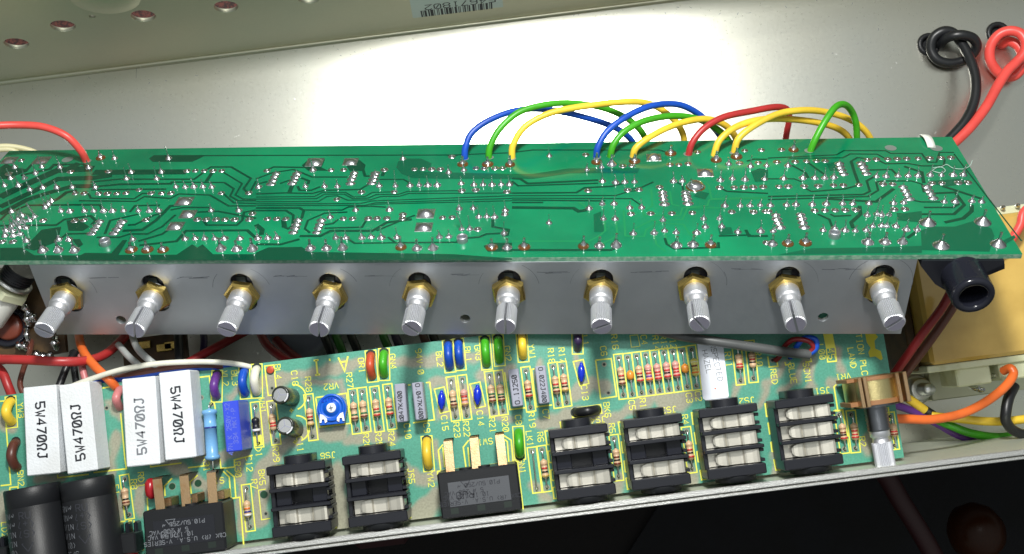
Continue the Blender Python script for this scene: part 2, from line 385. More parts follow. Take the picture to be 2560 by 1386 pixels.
st.build('barcode_sticker', ch, BW, 'pale sticker printed with a barcode and upside-down number')
# front panel and fascia: edge on to the camera
ZT = ZL + 1.15
b = MB(); b.box((-45, YF1, ZF - .12), (45, YF0, ZT), 'matte_zinc', .03); b.build('front_panel', ch)
b = MB(); b.box((-45, YF1 - .005, ZT - .02), (45, YF0 + .03, ZT + .055), 'bare_steel', .028); b.build('front_lip', ch)
b = MB(); b.box((-45, YF1 - .13, ZF - 1), (45, YF1 - .03, ZT + .0), 'bare_steel', .02); b.build('fascia', ch)

# ---- dark wood seen through the vent holes
b = MB(); b.box((-45, YB + .5, -3.2), (45, YB + 16, -2.2), 'tolex', .1); setp(b.build('cabinet_board'), 'rough red brown cabinet board behind the vent holes', 'board')

# ================================================================== LOWER CIRCUIT BOARD
LB = thing('circuit_board', 'teal circuit board crowded with jack sockets, resistors and yellow lettering', 'circuit board', 'circuit boards in the chassis', Tr(0, 0, ZL))
BX0, BX1, BY0, BY1 = -19.5, 11.61, -3.50, 1.91
# copper showing through: soft brown bands, polylines in pixels with a radius in pixels
BR = [(14, [(640, 960), (694, 948), (801, 928), (950, 901), (1018, 904), (1090, 902), (1220, 893)]), (9, [(762, 961), (850, 953), (858, 985), (840, 1010)]),
      (10, [(575, 1000), (590, 985), (600, 965)]), (20, [(668, 1090), (650, 1060), (668, 1020), (676, 985), (700, 950)]), (16, [(700, 1120), (740, 1100), (770, 1080), (830, 1090), (860, 1080)]),
      (13, [(870, 1100), (920, 1090), (990, 1095)]), (22, [(645, 1300), (655, 1240), (660, 1170), (690, 1140)]), (14, [(610, 1330), (606, 1250), (600, 1180), (612, 1130)]),
      (24, [(850, 1320), (845, 1240), (842, 1180)]), (26, [(1040, 1290), (1080, 1260), (1100, 1240)]), (14, [(1015, 1170), (1050, 1200), (1100, 1190)]), (10, [(1090, 1110), (1100, 1160)]),
      (14, [(1085, 960), (1110, 955), (1180, 985), (1190, 1010)]), (16, [(1100, 1035), (1140, 1030), (1200, 1020), (1270, 1045)]), (12, [(1200, 935), (1230, 950), (1280, 925)]),
      (18, [(1350, 1060), (1400, 1050), (1440, 1035), (1500, 1040)]), (15, [(1500, 1070), (1540, 1045), (1580, 1020), (1631, 995), (1700, 992), (1740, 985)]), (18, [(1440, 985), (1480, 960), (1520, 970)]),
      (12, [(1350, 905), (1345, 940)]), (10, [(1440, 895), (1445, 910)]), (24, [(1660, 1010), (1700, 1005)]), (12, [(1540, 1230), (1550, 1190)]), (12, [(1735, 1210), (1720, 1170)]), (9, [(1825, 1000), (1850, 965), (1860, 950)]),
      (9, [(1900, 1010), (1912, 985), (1912, 960), (1950, 935), (1955, 910)]), (10, [(1955, 985), (1985, 950), (2015, 900)]), (12, [(2028, 960), (2024, 880)]), (11, [(2096, 880), (2102, 930)]), (10, [(2078, 955), (2082, 957)]),
      (10, [(2000, 985), (2020, 965)]), (20, [(2170, 1120), (2190, 1090), (2225, 1080)]), (10, [(1940, 1180), (1935, 1140)]), (18, [(540, 1200), (530, 1230), (470, 1190), (430, 1160)]), (14, [(352, 1220), (350, 1280)]),
      (12, [(288, 1090), (285, 1130), (280, 1180)]), (10, [(275, 1010), (300, 1040)]), (14, [(5, 1050), (30, 1070)]), (20, [(5, 1290), (15, 1240)]), (12, [(100, 1200), (150, 1195)]), (10, [(300, 1240), (295, 1330)]),
      (13, [(1330, 1210), (1350, 1230), (1365, 1250)]), (10, [(1280, 1120), (1290, 1180)]), (8, [(1800, 990), (1790, 1010)]), (9, [(720, 1250), (700, 1300)]), (10, [(2040, 1000), (1990, 990)]), (16, [(500, 1140), (540, 1150), (590, 1130)])]
nx, ny = 480, 88
gx = np.linspace(BX0, BX1, nx); gy = np.linspace(BY0, BY1, ny); GX, GY = np.meshgrid(gx, gy)
rng = np.random.RandomState(3)
wx = .05 * np.sin(GX * 5.1 + GY * 3) + .04 * np.sin(GX * 11 - GY * 9); wy = .05 * np.sin(GY * 6.3 + GX * 2.2) + .03 * np.sin(GX * 13)
dist = np.full(GX.shape, 9.)
for r, pl in BR:
    P = [np.array(fL(*p)) for p in pl]
    for a, bq in zip(P[:-1], P[1:]):
        ab = bq - a; t = np.clip(((GX + wx - a[0]) * ab[0] + (GY + wy - a[1]) * ab[1]) / (ab @ ab + 1e-9), 0, 1)
        dd = np.hypot(GX + wx - a[0] - t * ab[0], GY + wy - a[1] - t * ab[1]) - r / 80.; dist = np.minimum(dist, dd)
cop = np.clip(.5 - dist / .17, 0, 1); cop = cop * cop * (3 - 2 * cop) * .80
V = [(float(a), float(c), 0.) for c in gy for a in gx]
Fq = [[j * nx + i, j * nx + i + 1, (j + 1) * nx + i + 1, (j + 1) * nx + i] for j in range(ny - 1) for i in range(nx - 1)]
me = bpy.data.meshes.new('board_sheet'); me.from_pydata(V, [], Fq); me.materials.append(M['board_teal'])
at = me.color_attributes.new('copper', 'FLOAT_COLOR', 'POINT'); at.data.foreach_set('color', np.repeat(cop.reshape(-1, 1), 4, 1).astype(np.float32).ravel())
obj('solder_mask', me, LB)
b = MB(); b.box((BX0, BY0, -.16), (BX1, BY1, -.004), 'board_edge', .005); b.build('board', LB)

silk = MB(); SZ = .006; _sz = [0]
def sz(): _sz[0] += 1; return SZ + .00003 * (_sz[0] % 60)
def sline(v, pts, w=.045, closed=False): silk.strip([fL(*px(v, *p)) for p in pts], w, 'silk_yellow', sz(), closed)
def stext(t, x, y, rot=90, h=.18, w=.026, m='silk_yellow', z=SZ + .001):
    c = fL(x, y); a = {90: Matrix([[0, 1, 0, 0], [-1, 0, 0, 0], [0, 0, 1, 0], [0, 0, 0, 1]]), 180: Matrix.Diagonal((-1, -1, 1, 1)), 0: Matrix.Identity(4)}[rot]
    silk.text(t, Tr(c[0], c[1]) @ a, h, w, m, z)
for t in [('BL3', 587, 945), ('VL2', 563, 946), ('WH1', 656, 1014), ('BL4', 695, 930), ('C16', 737, 946), ('R28', 771, 961), ('VR2', 828, 966, 180), ('R27', 874, 951), ('OR1', 904, 914),
          ('C11', 750, 1111), ('D1', 647, 1130), ('R29', 690, 1136), ('C12', 623, 1160), ('R30', 595, 1174), ('R7', 636, 1211), ('BK5', 655, 1194), ('JS6', 820, 1139, 180), ('S1', 548, 1202, 180),
          ('R26', 916, 1103), ('R25', 947, 1099), ('R24', 979, 1097), ('C10', 1019, 1078), ('C9', 1067, 1070), ('C15', 1112, 1058), ('R23', 1142, 1075), ('R22', 1166, 1073), ('C14', 1201, 1046),
          ('R21', 1231, 1063), ('R20', 1263, 1061), ('C8', 1296, 1050), ('R19', 1330, 1050), ('C7', 1365, 1036), ('LK1', 1324, 1097), ('R6', 1351, 1093), ('GN1', 1305, 1165), ('SW1', 1213, 1105, 180),
          ('YW2', 1077, 1199), ('JS5', 1028, 1190), ('GN4', 982, 904), ('94V-0', 1049, 904), ('BL2', 1099, 898), ('BL1', 1170, 886), ('GN3', 1195, 882), ('GN2', 1269, 884), ('R18', 1378, 890),
          ('R17', 1405, 888), ('C13', 1462, 982), ('C6', 1509, 878), ('BK6', 1518, 1025), ('C5', 1580, 1013), ('R15', 1608, 1015), ('C3', 1723, 995), ('C2', 1746, 991), ('JS4', 1495, 1050, 180),
          ('JS3', 1672, 1025, 180), ('R5', 1530, 1071), ('R4', 1713, 1049), ('JS2', 1867, 1002, 180), ('JS1', 2056, 977, 180), ('R11', 1821, 899), ('R10', 1897, 897), ('RED', 1935, 942),
          ('BLUE', 1981, 934), ('SCN1', 2018, 932), ('L00', 2054, 880), ('ATION PLC', 2153, 880), ('LAND', 2130, 895), ('VR1', 2108, 942, 180), ('R2', 2156, 1104), ('BN2', 52, 1196), ('YW3', 52, 1026),
          ('F1', 290, 1225), ('R8', 335, 1211), ('LD1', 351, 1362), ('RD1', 353, 1200), ('R31', 516, 1160), ('LD2', 12, 1325), ('R16', 1537, 855), ('R14', 1640, 858), ('R13', 1660, 856), ('R12', 1682, 854),
          ('VL1', 1462, 845), ('C4', 1610, 850), ('YW1', 1330, 880)]: stext(*t)
silk_c = fL(826, 915)
stext('A.I', 826, 915, 180, .46, .055)
stext('+', 726, 1027, 90, .2, .035); stext('+', 735, 1106, 90, .2, .035)
sline('L4', [(1235, 150), (1590, 105), (1605, 190), (1810, 175), (1830, 340), (1790, 365), (1795, 430), (1840, 435), (1860, 580), (1805, 600), (1815, 675), (1865, 680), (1885, 825), (1840, 845), (1850, 910), (1890, 910), (1905, 1045), (1870, 1050)])
sline('L4', [(1035, 275), (1180, 258)])
sline('L6', [(125, 265), (135, 355), (345, 340), (365, 510), (320, 530), (330, 600), (375, 600), (390, 745), (340, 760), (350, 830), (405, 835), (420, 985), (370, 1000), (385, 1070), (435, 1075), (445, 1205), (415, 1215)])
sline('L8', [(665, 135), (310, 185), (325, 270), (115, 300), (140, 470), (195, 475), (205, 545), (155, 560), (170, 700), (230, 705), (245, 785), (190, 800), (200, 930), (255, 935), (265, 1010), (215, 1025), (230, 1165), (270, 1160)])
sline('L8', [(715, 235), (905, 205)]); sline('L8', [(885, 620), (900, 705), (945, 700)])
sline('L8', [(1250, 60), (1262, 150)]); sline('L8', [(1275, 145), (1055, 185), (1080, 340), (1140, 345), (1150, 430), (1095, 440), (1110, 575), (1165, 580), (1180, 670), (1130, 685), (1145, 820), (1200, 825), (1210, 890), (1155, 905), (1175, 1045), (1220, 1035)])
sline('L8', [(1680, 100), (1865, 85)])
sline('L8', [(2200, -40), (2200, 35), (1995, 65), (2015, 210), (2075, 225), (2085, 310), (2035, 320), (2055, 460), (2110, 470), (2120, 550), (2065, 565), (2080, 690), (2140, 700), (2150, 800), (2105, 805), (2125, 925), (2185, 915)])
sline('L10', [(490, 310), (135, 350), (145, 440)])
sline('L10', [(1440, 180), (1075, 225), (1090, 310)]); sline('L10', [(1000, 345), (885, 360), (905, 520), (960, 525), (970, 590), (925, 610), (945, 745), (1000, 745), (1010, 840), (960, 855), (975, 970), (1035, 980), (1045, 1070), (1000, 1080), (1025, 1210), (1080, 1210)])
sline('L6', [(790, 655), (790, 610), (1815, 480), (1890, 1110)])
for pl in ([(830, 590), (800, 340), (860, 265)], [(858, 300), (882, 560)], [(1155, 560), (1120, 300), (1190, 210)], [(1180, 300), (1202, 550)], [(1640, 150), (1735, 210), (1760, 480)], [(1650, 200), (1685, 230), (1705, 490)]): sline('L6', pl)
for pl in ([(565, 670), (665, 655), (715, 1260)], [(450, 320), (530, 395), (550, 660)], [(495, 310), (595, 395), (615, 660)], [(490, 580), (500, 670)], [(125, 370), (25, 460), (45, 610)], [(0, 650), (170, 740), (180, 720), (168, 630)]): sline('L4', pl)
for pl in ([(0, 635), (55, 630), (100, 1212), (140, 1704), (10, 1718)], [(1315, 465), (1515, 435), (1530, 500)], [(1550, 790), (1605, 1386), (1625, 1500), (1200, 1550)]): sline('L1', pl)
for pl in ([(140, 430), (275, 415), (305, 740)], [(330, 740), (345, 790), (355, 880)], [(0, 1590), (260, 1560)], [(410, 1480), (425, 1600), (600, 1580), (595, 1490), (830, 1430)]): sline('L3', pl)
for pl in ([(125, 565), (130, 530), (230, 520), (235, 550)], [(750, 740), (805, 1386)], [(0, 1215), (5, 1180), (90, 1170)], [(2210, 410), (2110, 510), (2120, 640)], [(2235, 660), (2240, 750)], [(1890, 660), (1900, 840)], [(740, 365), (745, 405), (1140, 360)], [(1930, 200), (1935, 265), (2330, 215)]): sline('L2', pl)
for pl in ([(1425, 430), (1435, 580)], [(1440, 640), (1448, 680)], [(1447, 715), (1452, 755)], [(1455, 790), (1460, 850)], [(1462, 880), (1468, 925)], [(1470, 950), (1475, 1000), (1530, 985)], [(1550, 970), (1610, 962)], [(1560, 970), (1565, 1010)], [(1650, 960), (1695, 955)], [(1655, 960), (1660, 1000)], [(1720, 950), (1725, 985)], [(1733, 1030), (1740, 1110)], [(1742, 1130), (1748, 1180)], [(1750, 1200), (1755, 1260)]): sline('L2', pl)
sline('L3', [(1640, 690), (1690, 1070), (2085, 1020), (2035, 635), (1640, 690)])
sline('L5', [(640, 705), (690, 700), (750, 1180), (475, 1220)]); sline('L5', [(1650, 570), (1720, 1050), (1920, 1025)]); sline('L5', [(2040, 525), (1995, 535), (2060, 1015), (2260, 990)]); sline('L5', [(410, 735), (445, 730)])
sline('L7', [(970, 415), (1170, 395), (1240, 880), (1035, 910), (970, 415)])
sline('L7', [(1410, 100), (1510, 90), (1540, 235), (1430, 250), (1410, 100)], .02)
sline('L7', [(665, 1040), (1035, 985), (1050, 1095), (675, 1150), (665, 1040)])
sline('L9', [(920, 470), (940, 605), (1050, 595), (1040, 545)]); sline('L9', [(1140, 540), (1150, 580), (1210, 570), (1205, 540)]); sline('L9', [(1400, 540), (1480, 535), (1470, 490)])
silk.poly([fL(*px('L9', *p)) for p in [(1630, 180), (1750, 165), (1790, 360), (1670, 375)]], 'silk_yellow', SZ)
sline('L9', [(1670, 375), (1690, 540), (1800, 530), (1785, 360)]); stext('45', 2078, 885, 90, .2, .03)
sline('L9', [(1800, 830), (1770, 860), (1820, 1170), (1870, 1150), (1950, 1500)])
sline('L10', [(1780, 440), (1855, 450)]); sline('L12', [(720, 710), (745, 890)]); sline('L12', [(770, 1050), (815, 1250)])
silk.poly([fL(*px('L9', *p)) for p in [(2170, 180), (2290, 165), (2335, 220), (2290, 270), (2300, 370), (2370, 400), (2395, 500), (2370, 520), (2300, 470), (2230, 480), (2210, 420), (2240, 360), (2190, 290)]], 'marker_yellow', SZ + .002)
silk.poly([fL(*px('L3', *p)) for p in [(838, 1180), (945, 1165), (962, 1300), (855, 1320)]], 'silk_yellow', SZ + .002)
def srect(a, bq, hw=.145, ext=.13):        # the outline round a two-lead part
    a = np.array(a); bq = np.array(bq); d = _n(bq - a); n = np.array([-d[1], d[0]]) * hw; a = a - d * ext; bq = bq + d * ext
    silk.strip([a + n, bq + n, bq - n, a - n], .04, 'silk_yellow', sz(), True)
pads = MB()
def pad(c, r=.06):
    pads.disc(c, r * 1.5, 'pad_tin', .004, 12); pads.disc(c, r * .8, 'hole_dark', .008, 10)

# ---- two-lead resistors: (view, x0, y0, x1, y1, body from, body to, body material, bands)
def resistor(v, x0, y0, x1, y1, f0, f1, body='resistor_beige', bands=(), r=.115, name='resistor', zc=.14, box=True, label=None):
    a = np.array(fL(*px(v, x0, y0))); c = np.array(fL(*px(v, x1, y1))); L = np.linalg.norm(c - a); d = (c - a) / L
    if box: srect(a, c)
    pad(a); pad(c)
    f0, f1 = f0 + .015, f1 - .015
    A = (*(a + d * L * f0), zc); Cc = (*(a + d * L * f1), zc); H = L * (f1 - f0)
    mb = MB(); rb = r * .80
    prof = [(.02, -.03, body), (.05, 0, body), (r * .9, .03, body), (r, .08, body), (r, .13, body), (rb, .17, body)]; edges = []
    for (t, w, m) in bands: edges += [(t * H - w / 2, m), (t * H + w / 2, None)]
    ls = .17
    for i in range(0, len(edges), 2):
        z0 = edges[i][0]; z1 = edges[i + 1][0]
        def rad(z): return r * 1.0 if (z < .14 or z > H - .14) else rb
        if z0 > ls: prof.append((rad(z0), z0, body))
        z0 = max(z0, ls); prof.append((rad(z0) + .004, z0 + .001, edges[i][1])); prof.append((rad(z1) + .004, z1, edges[i][1])); prof.append((rad(z1), z1 + .001, body)); ls = z1
    if ls < H - .17: prof.append((rb, H - .17, body))
    if ls < H - .13: prof.append((r, H - .13, body))
    if ls < H - .08: prof.append((r, H - .08, body))
    prof += [(r * .9, H - .03, body), (.05, H, body), (.02, H + .03, body)]
    mb.lathe(prof, body, 14, along(A, Cc)); o = mb.build(name, LB, None, label)
    lw = MB(); lw.tube(crom([(*a, -.05), (*a, .06), (*(a + d * .05), zc), A], 3), .024, 'lead_wire', 8); lw.build('lead', o)
    lw = MB(); lw.tube(crom([(*c, -.05), (*c, .06), (*(c - d * .05), zc), Cc], 3), .024, 'lead_wire', 8); lw.build('lead', o)
    return o
K_, R_, N_, G_, O_, V_, B_, Y_ = 'band_black', 'band_red', 'band_brown', 'band_green', 'band_orange', 'band_violet', 'band_blue', 'band_gold'
def bd(*ms):                               # bands (position, material) as fractions of the body
    return [(t, .05, m) for t, m in ms]
STD = .24, .76
RES = [('L7', 425, 500, 490, 975, .25, .75, 'resistor_beige', bd((.12, N_), (.45, R_), (.63, G_), (.84, N_))), ('L7', 540, 490, 600, 955, .22, .73, 'resistor_beige', bd((.12, N_), (.5, R_), (.68, K_), (.88, Y_))),
       ('L7', 1265, 390, 1325, 860, .24, .76, 'resistor_beige', bd((.14, N_), (.46, R_), (.66, K_), (.88, N_))), ('L7', 1495, 365, 1560, 830, .26, .74, 'resistor_beige', bd((.14, N_), (.45, R_), (.64, K_), (.87, R_))),
       ('L7', 1612, 350, 1678, 815, .25, .75, 'resistor_pink', bd((.3, K_), (.5, R_), (.68, V_), (.86, O_))), ('L7', 1725, 340, 1793, 800, .26, .75, 'resistor_pink', bd((.18, N_), (.48, R_), (.66, R_), (.85, R_))),
       ('L7', 1845, 320, 1912, 785, .26, .74, 'resistor_pink', bd((.18, N_), (.46, R_), (.62, K_), (.84, R_))), ('L7', 1960, 310, 2030, 770, .25, .73, 'resistor_pink', bd((.18, N_), (.46, R_), (.64, R_), (.85, R_))),
       ('L7', 2200, 280, 2265, 745, .24, .74, 'resistor_lime', bd((.12, 'band_white'), (.42, N_), (.62, Y_), (.8, O_))), ('L7', 75, 555, 137, 1020, .25, .75, 'resistor_beige', bd((.14, N_), (.5, R_), (.68, K_), (.88, R_))),
       ('L5', 150, 775, 205, 1250, .25, .75, 'resistor_beige', bd((.14, N_), (.5, R_), (.7, G_), (.89, R_))), ('L3', 2395, 600, 2455, 1075, .23, .72, 'resistor_beige', bd((.14, N_), (.55, R_), (.72, G_), (.89, R_))),
       ('L5', 965, 680, 1022, 1140, .26, .76, 'resistor_beige', bd((.3, Y_), (.64, K_), (.82, N_))), ('L5', 1108, 660, 1165, 1125, .28, .76, 'resistor_pink', bd((.15, N_), (.4, R_), (.6, O_), (.85, Y_))),
       ('L5', 1455, 610, 1515, 1080, .26, .76, 'resistor_beige', bd((.14, N_), (.5, G_), (.68, K_), (.88, N_))), ('L5', 1572, 600, 1632, 1065, .26, .76, 'resistor_beige', bd((.14, N_), (.58, G_), (.74, K_), (.9, N_))),
       ('L3', 2115, 630, 2165, 1100, .25, .78, 'resistor_beige', bd((.3, N_), (.66, G_), (.85, N_))), ('L3', 2235, 615, 2285, 1080, .24, .74, 'resistor_beige', bd((.3, N_), (.7, G_), (.88, N_))),
       ('L3', 1550, 700, 1605, 1185, .26, .74, 'resistor_beige', bd((.2, N_), (.47, R_), (.66, K_), (.9, Y_))), ('L3', 1075, 785, 1130, 1240, .25, .72, 'resistor_beige', bd((.15, N_), (.55, R_), (.72, R_))),
       ('L4', 750, 545, 800, 1035, .3, .74, 'resistor_beige', bd((.2, Y_), (.46, O_), (.66, B_), (.86, 'band_white'))), ('L2', 1600, 420, 1660, 880, .24, .75, 'resistor_beige', bd((.14, N_), (.62, K_), (.8, N_))),
       ('L6', 2130, 335, 2195, 815, .24, .75, 'resistor_beige', bd((.2, N_), (.46, R_), (.66, K_), (.88, Y_))), ('L8', 1000, 400, 1060, 880, .25, .73, 'resistor_beige', bd((.15, N_), (.46, N_), (.64, K_), (.84, N_))),
       ('L8', 1930, 300, 2000, 780, .25, .77, 'resistor_beige', bd((.15, N_), (.45, R_), (.62, K_), (.82, R_))), ('L9', 520, 340, 570, 780, .22, .69, 'resistor_beige', bd((.2, N_), (.66, R_), (.84, R_))),
       ('L9', 690, 320, 735, 750, .22, .70, 'resistor_beige', bd((.2, N_), (.46, R_), (.65, K_))), ('L10', 1835, 500, 1905, 940, .25, .75, 'resistor_beige', bd((.2, N_), (.52, N_), (.66, K_), (.86, R_))),
       ('L10', 1990, 500, 2045, 930, .24, .76, 'resistor_beige', bd((.2, N_), (.44, R_), (.66, R_), (.82, R_))), ('L12', 745, 830, 800, 1200, .24, .7, 'resistor_beige', bd((.3, R_), (.6, R_), (.8, N_))),
       ('L3', 2510, 590, 2570, 1060, .23, .73, 'resistor_beige', bd((.14, N_), (.52, R_), (.7, G_), (.88, N_)))]
for r in RES[:-1]: resistor(*r)
for (v, x0, y0, x1, y1) in [('L7', 1380, 380, 1440, 850), ('L7', 2075, 300, 2145, 755)]:      # bead capacitors between leads
    a = np.array(fL(*px(v, x0, y0))); c = np.array(fL(*px(v, x1, y1))); srect(a, c); pad(a); pad(c); d = _n(c - a); L = np.linalg.norm(c - a)
    m0 = a + d * L * .37; m1 = a + d * L * .61; mb = MB(); H = float(np.linalg.norm(m1 - m0))
    mb.lathe([(0.02, -.02), (.07, .01), (.115, .06), (.118, H / 2), (.115, H - .06), (.07, H - .01), (.02, H + .02)], 'cap_orange', 14, along((*m0, .14), (*m1, .14))); o = mb.build('bead_capacitor', LB)
    for e, q in ((a, m0), (c, m1)):
        lw = MB(); lw.tube(crom([(*e, -.05), (*e, .06), (*(e + (q - e) * .15), .14), (*q, .14)], 3), .024, 'lead_wire', 8); lw.build('lead', o)
# wire link
a = fL(*px('L6', 2005, 355)); c = fL(*px('L6', 2065, 830)); srect(a, c); pad(a); pad(c)
lw = MB(); lw.tube(crom([(*a, -.05), (*a, .05), (a[0] + .01, a[1] - .06, .08), (c[0] - .01, c[1] + .06, .08), (*c, .05), (*c, -.05)], 4), .026, 'lead_wire', 8); lw.build('wire_link', LB)
# diode
o = resistor('L3', 865, 800, 910, 1275, .29, .70, 'black_plastic', [(.88, .07, 'band_white')], .125, 'diode', .15, True, 'black diode with a white band')
# fat light blue resistor
o = resistor('L3', 305, 770, 365, 1640, .06, .84, 'resistor_sky', [(.36, .05, 'band_blue')], .235, 'power_resistor', .3, False, 'fat light blue resistor with one dark band')
# blue bead ceramics
for (v, x, y, sx, sy, x0, y0) in [('L5', 842, 925, .125, .30, 860, 930), ('L5', 1302, 860, .135, .32, 1302, 860), ('L7', 787, 570, .12, .31, 787, 570)]:
    c = fL(*px(v, x, y), .15); mb = MB()
    prof = [(0, -1), (.35, -.97), (.5, -.8), (.55, -.7), (.85, -.5), (1, -.1), (.95, .25), (.8, .5), (.5, .72), (.42, .85), (.3, .95), (0, 1)]
    T = Tr(c[0], c[1], .17) @ Matrix.Rotation(math.radians(-7), 4, 'Z') @ Matrix.Rotation(PI / 2, 4, 'X') @ Matrix.Diagonal((1, 1.1, -1, 1))
    mb.lathe([(p[0] * sx, -p[1] * sy) for p in prof][::-1], 'cap_blue', 14, T, True, 0, False); mb.build('bead_capacitor', LB, None, 'glossy dark blue dipped capacitor')
    silk.strip([(c[0] - .17 - .03, c[1] + .36), (c[0] + .12, c[1] + .39), (c[0] + .20, c[1] - .38), (c[0] - .10, c[1] - .41)], .04, 'silk_yellow', sz(), True)
# grey film boxes
def cap_box(v, tl, tr, br, bl, z, m, name, txts, ink, th, label, flip=False):
    q = [np.array(fL(*px(v, *p), z)) for p in (tl, tr, br, bl)]; cen = sum(q) / 4; dx = _n((q[1] - q[0]) + (q[2] - q[3])); dy = np.array([-dx[1], dx[0]])
    w = (np.linalg.norm(q[1] - q[0]) + np.linalg.norm(q[2] - q[3])) / 2; h = (np.linalg.norm(q[3] - q[0]) + np.linalg.norm(q[2] - q[1])) / 2
    dy2 = _n((q[0] - q[3]) + (q[1] - q[2])); dx = np.array([dy2[1], -dy2[0]]); dy = dy2
    T = Matrix([[dx[0], dy[0], 0, cen[0]], [dx[1], dy[1], 0, cen[1]], [0, 0, 1, 0], [0, 0, 0, 1]])
    mb = MB(); mb.box((-w / 2, -h / 2, .02), (w / 2, h / 2, z), m, .03, T)
    o = mb.build(name, LB, None, label)
    if txts:
        pr = MB()
        for (t, ox, oy, up, hh) in txts:
            A = Matrix([[0, 1, 0, 0], [-1, 0, 0, 0], [0, 0, 1, 0], [0, 0, 0, 1]]) if not up else Matrix([[0, -1, 0, 0], [1, 0, 0, 0], [0, 0, 1, 0], [0, 0, 0, 1]])
            pr.text(t, T @ Tr(ox * w, oy * h) @ A, hh, th, ink, z + .004)
        pr.build('print', o, None, None, 'stuff')
    return o, T, w, h
cap_box('L5', (235, 720), (365, 715), (410, 1205), (265, 1215), .75, 'film_grey', 'film_capacitor', [('.047K400', -.05, -.1, True, .13), ('o', -.02, -.42, True, .1)], 'print_black', .026, 'grey box capacitor printed .047K400 reading upwards')
cap_box('L5', (455, 710), (590, 690), (645, 1170), (510, 1190), .75, 'film_grey', 'film_capacitor', [('o.047K400', .05, 0, False, .13)], 'print_black', .026, 'grey box capacitor printed .047K400 reading downwards')
cap_box('L5', (1690, 540), (1830, 520), (1890, 1000), (1755, 1020), .85, 'film_grey', 'film_capacitor', [('o.1J250', 0, -.05, True, .14)], 'print_black', .03, 'grey box capacitor printed .1J250')
cap_box('L7', (190, 495), (325, 485), (388, 960), (245, 985), .85, 'film_grey', 'film_capacitor', [('o.022J400', .02, 0, False, .13)], 'print_black', .026, 'grey box capacitor printed .022J400')
cap_box('L3', (435, 745), (640, 725), (697, 1370), (490, 1395), 1.25, 'film_blue', 'film_capacitor', [('334 MKT-P', .16, .0, True, .13), ('47N K 250V-X2', -.2, -.05, True, .13)], 'print_blue', .022, 'large bright blue box capacitor')
# white ceramic resistors
for (tl, tr, br, bl, up, ink, lab) in [((57, 971), (140, 961), (150, 1184), (67, 1190), False, 'print_black', 'white ceramic resistor printed 5W470ΩJ, leftmost'),
                                       ((146, 963), (222, 955), (245, 1178), (168, 1184), True, 'print_black', 'white ceramic resistor beside a bare strip of board'),
                                       ((303, 949), (388, 940), (400, 1160), (317, 1169), True, 'print_faded', 'white ceramic resistor with faded grey 5W470ΩJ print'),
                                       ((397, 933), (473, 925), (492, 1143), (412, 1152), False, 'print_black', 'white ceramic resistor next to the light blue resistor')]:
    cap_box('Q', tl, tr, br, bl, 1.0, 'ceramic_white', 'ceramic_resistor', [('5W470wJ', -.02 if up else 0, -.05 if up else .0, up, .27)], ink, .055, lab)
# electrolytics
for (tx, ty, bx_, by_) in [(1180, 655, 1330, 690), (1240, 1050, 1375, 1090)]:
    base = fL(*px('L3', bx_, by_)); H = 1.05; top = np.array(fL(*px('L3', tx, ty), H)); lean = (top - np.array(base))
    T = along((*base, 0), (*top, H)); hh = float(np.linalg.norm([*lean, H])); r = .285
    mb = MB(); mb.lathe([(r * .9, 0), (r, .05), (r, hh - .1), (r * .97, hh - .03), (r * .90, hh), (r * .74, hh + .0), (r * .72, hh - .02), (0, hh - .02, 'can_top')], 'sleeve_olive', 24, T, True)
    o = mb.build('electrolytic_capacitor', LB)
    tp = MB(); tp.disc((0, 0), r * .71, 'can_top', hh - .012, 24, 1, T)
    for k in range(3):
        an = k * 2 * PI / 3 + 2.2; tp.strip([(0, 0), (r * .66 * math.cos(an), r * .66 * math.sin(an))], .03, 'film_grey', hh - .008, False, T)
    tp.build('can_top', o)
    bn_ = MB()
    for k in range(6):
        an = 1.35 + k * .19; p0 = (r * .76 * math.cos(an), r * .76 * math.sin(an)); p1 = (r * .93 * math.cos(an), r * .93 * math.sin(an)); bn_.strip([p0, p1], .042, 'print_pale', hh + .004, False, T)
    bn_.build('stripe', o, None, None, 'stuff')
    silk.strip([(base[0] + .05 + .40 * math.cos(t), base[1] + .40 * math.sin(t)) for t in np.linspace(-1.3, 1.5, 14)], .045, 'silk_yellow', SZ)
# trimmer
c = fL(*px('L3', 1838, 835), .42); T = Tr(c[0], c[1], 0) @ Matrix.Rotation(math.radians(-2), 4, 'Z'); rr = .46
pl = [(rr * math.cos(t), rr * math.sin(t)) for t in np.linspace(-.42, PI + .42, 26)] + [(-.40, -.47), (.36, -.47)]
mb = MB(); mb.prism(pl, .06, .36, 'trimmer_blue', T); mb.lathe([(.43, .36), (.42, .42), (.36, .42), (.35, .38), (.25, .38), (.24, .41), (.0, .41)], 'trimmer_blue', 32, T @ Tr(0, .04, 0), True, 0, False)
tr = mb.build('trimmer', LB, None, 'bright blue round trimmer potentiometer')
mb = MB(); mb.lathe([(.15, .36), (.15, .43), (.13, .45), (0, .45)], 'label_white', 20, T @ Tr(.0, .03, 0)); mb.strip([(-.07, .03), (.07, .03)], .03, 'print_black', .455, False, T); mb.strip([(0, -.05), (0, .11)], .03, 'print_black', .4552, False, T); mb.build('rotor', tr)
for sx in (-1, 1):
    mb = MB(); mb.poly([(sx * .15, -.38), (sx * .16, -.28), (sx * .27, -.16), (sx * .36, -.13), (sx * .39, -.4), (sx * .33, -.4), (sx * .31, -.30), (sx * .24, -.30), (sx * .22, -.42)], 'label_white', .425, T); mb.build('terminal', tr)
mb = MB(); mb.text('CITEC', T @ Tr(-.05, .29, 0), .1, .018, 'cap_blue', .424); mb.build('print', tr, None, None, 'stuff')

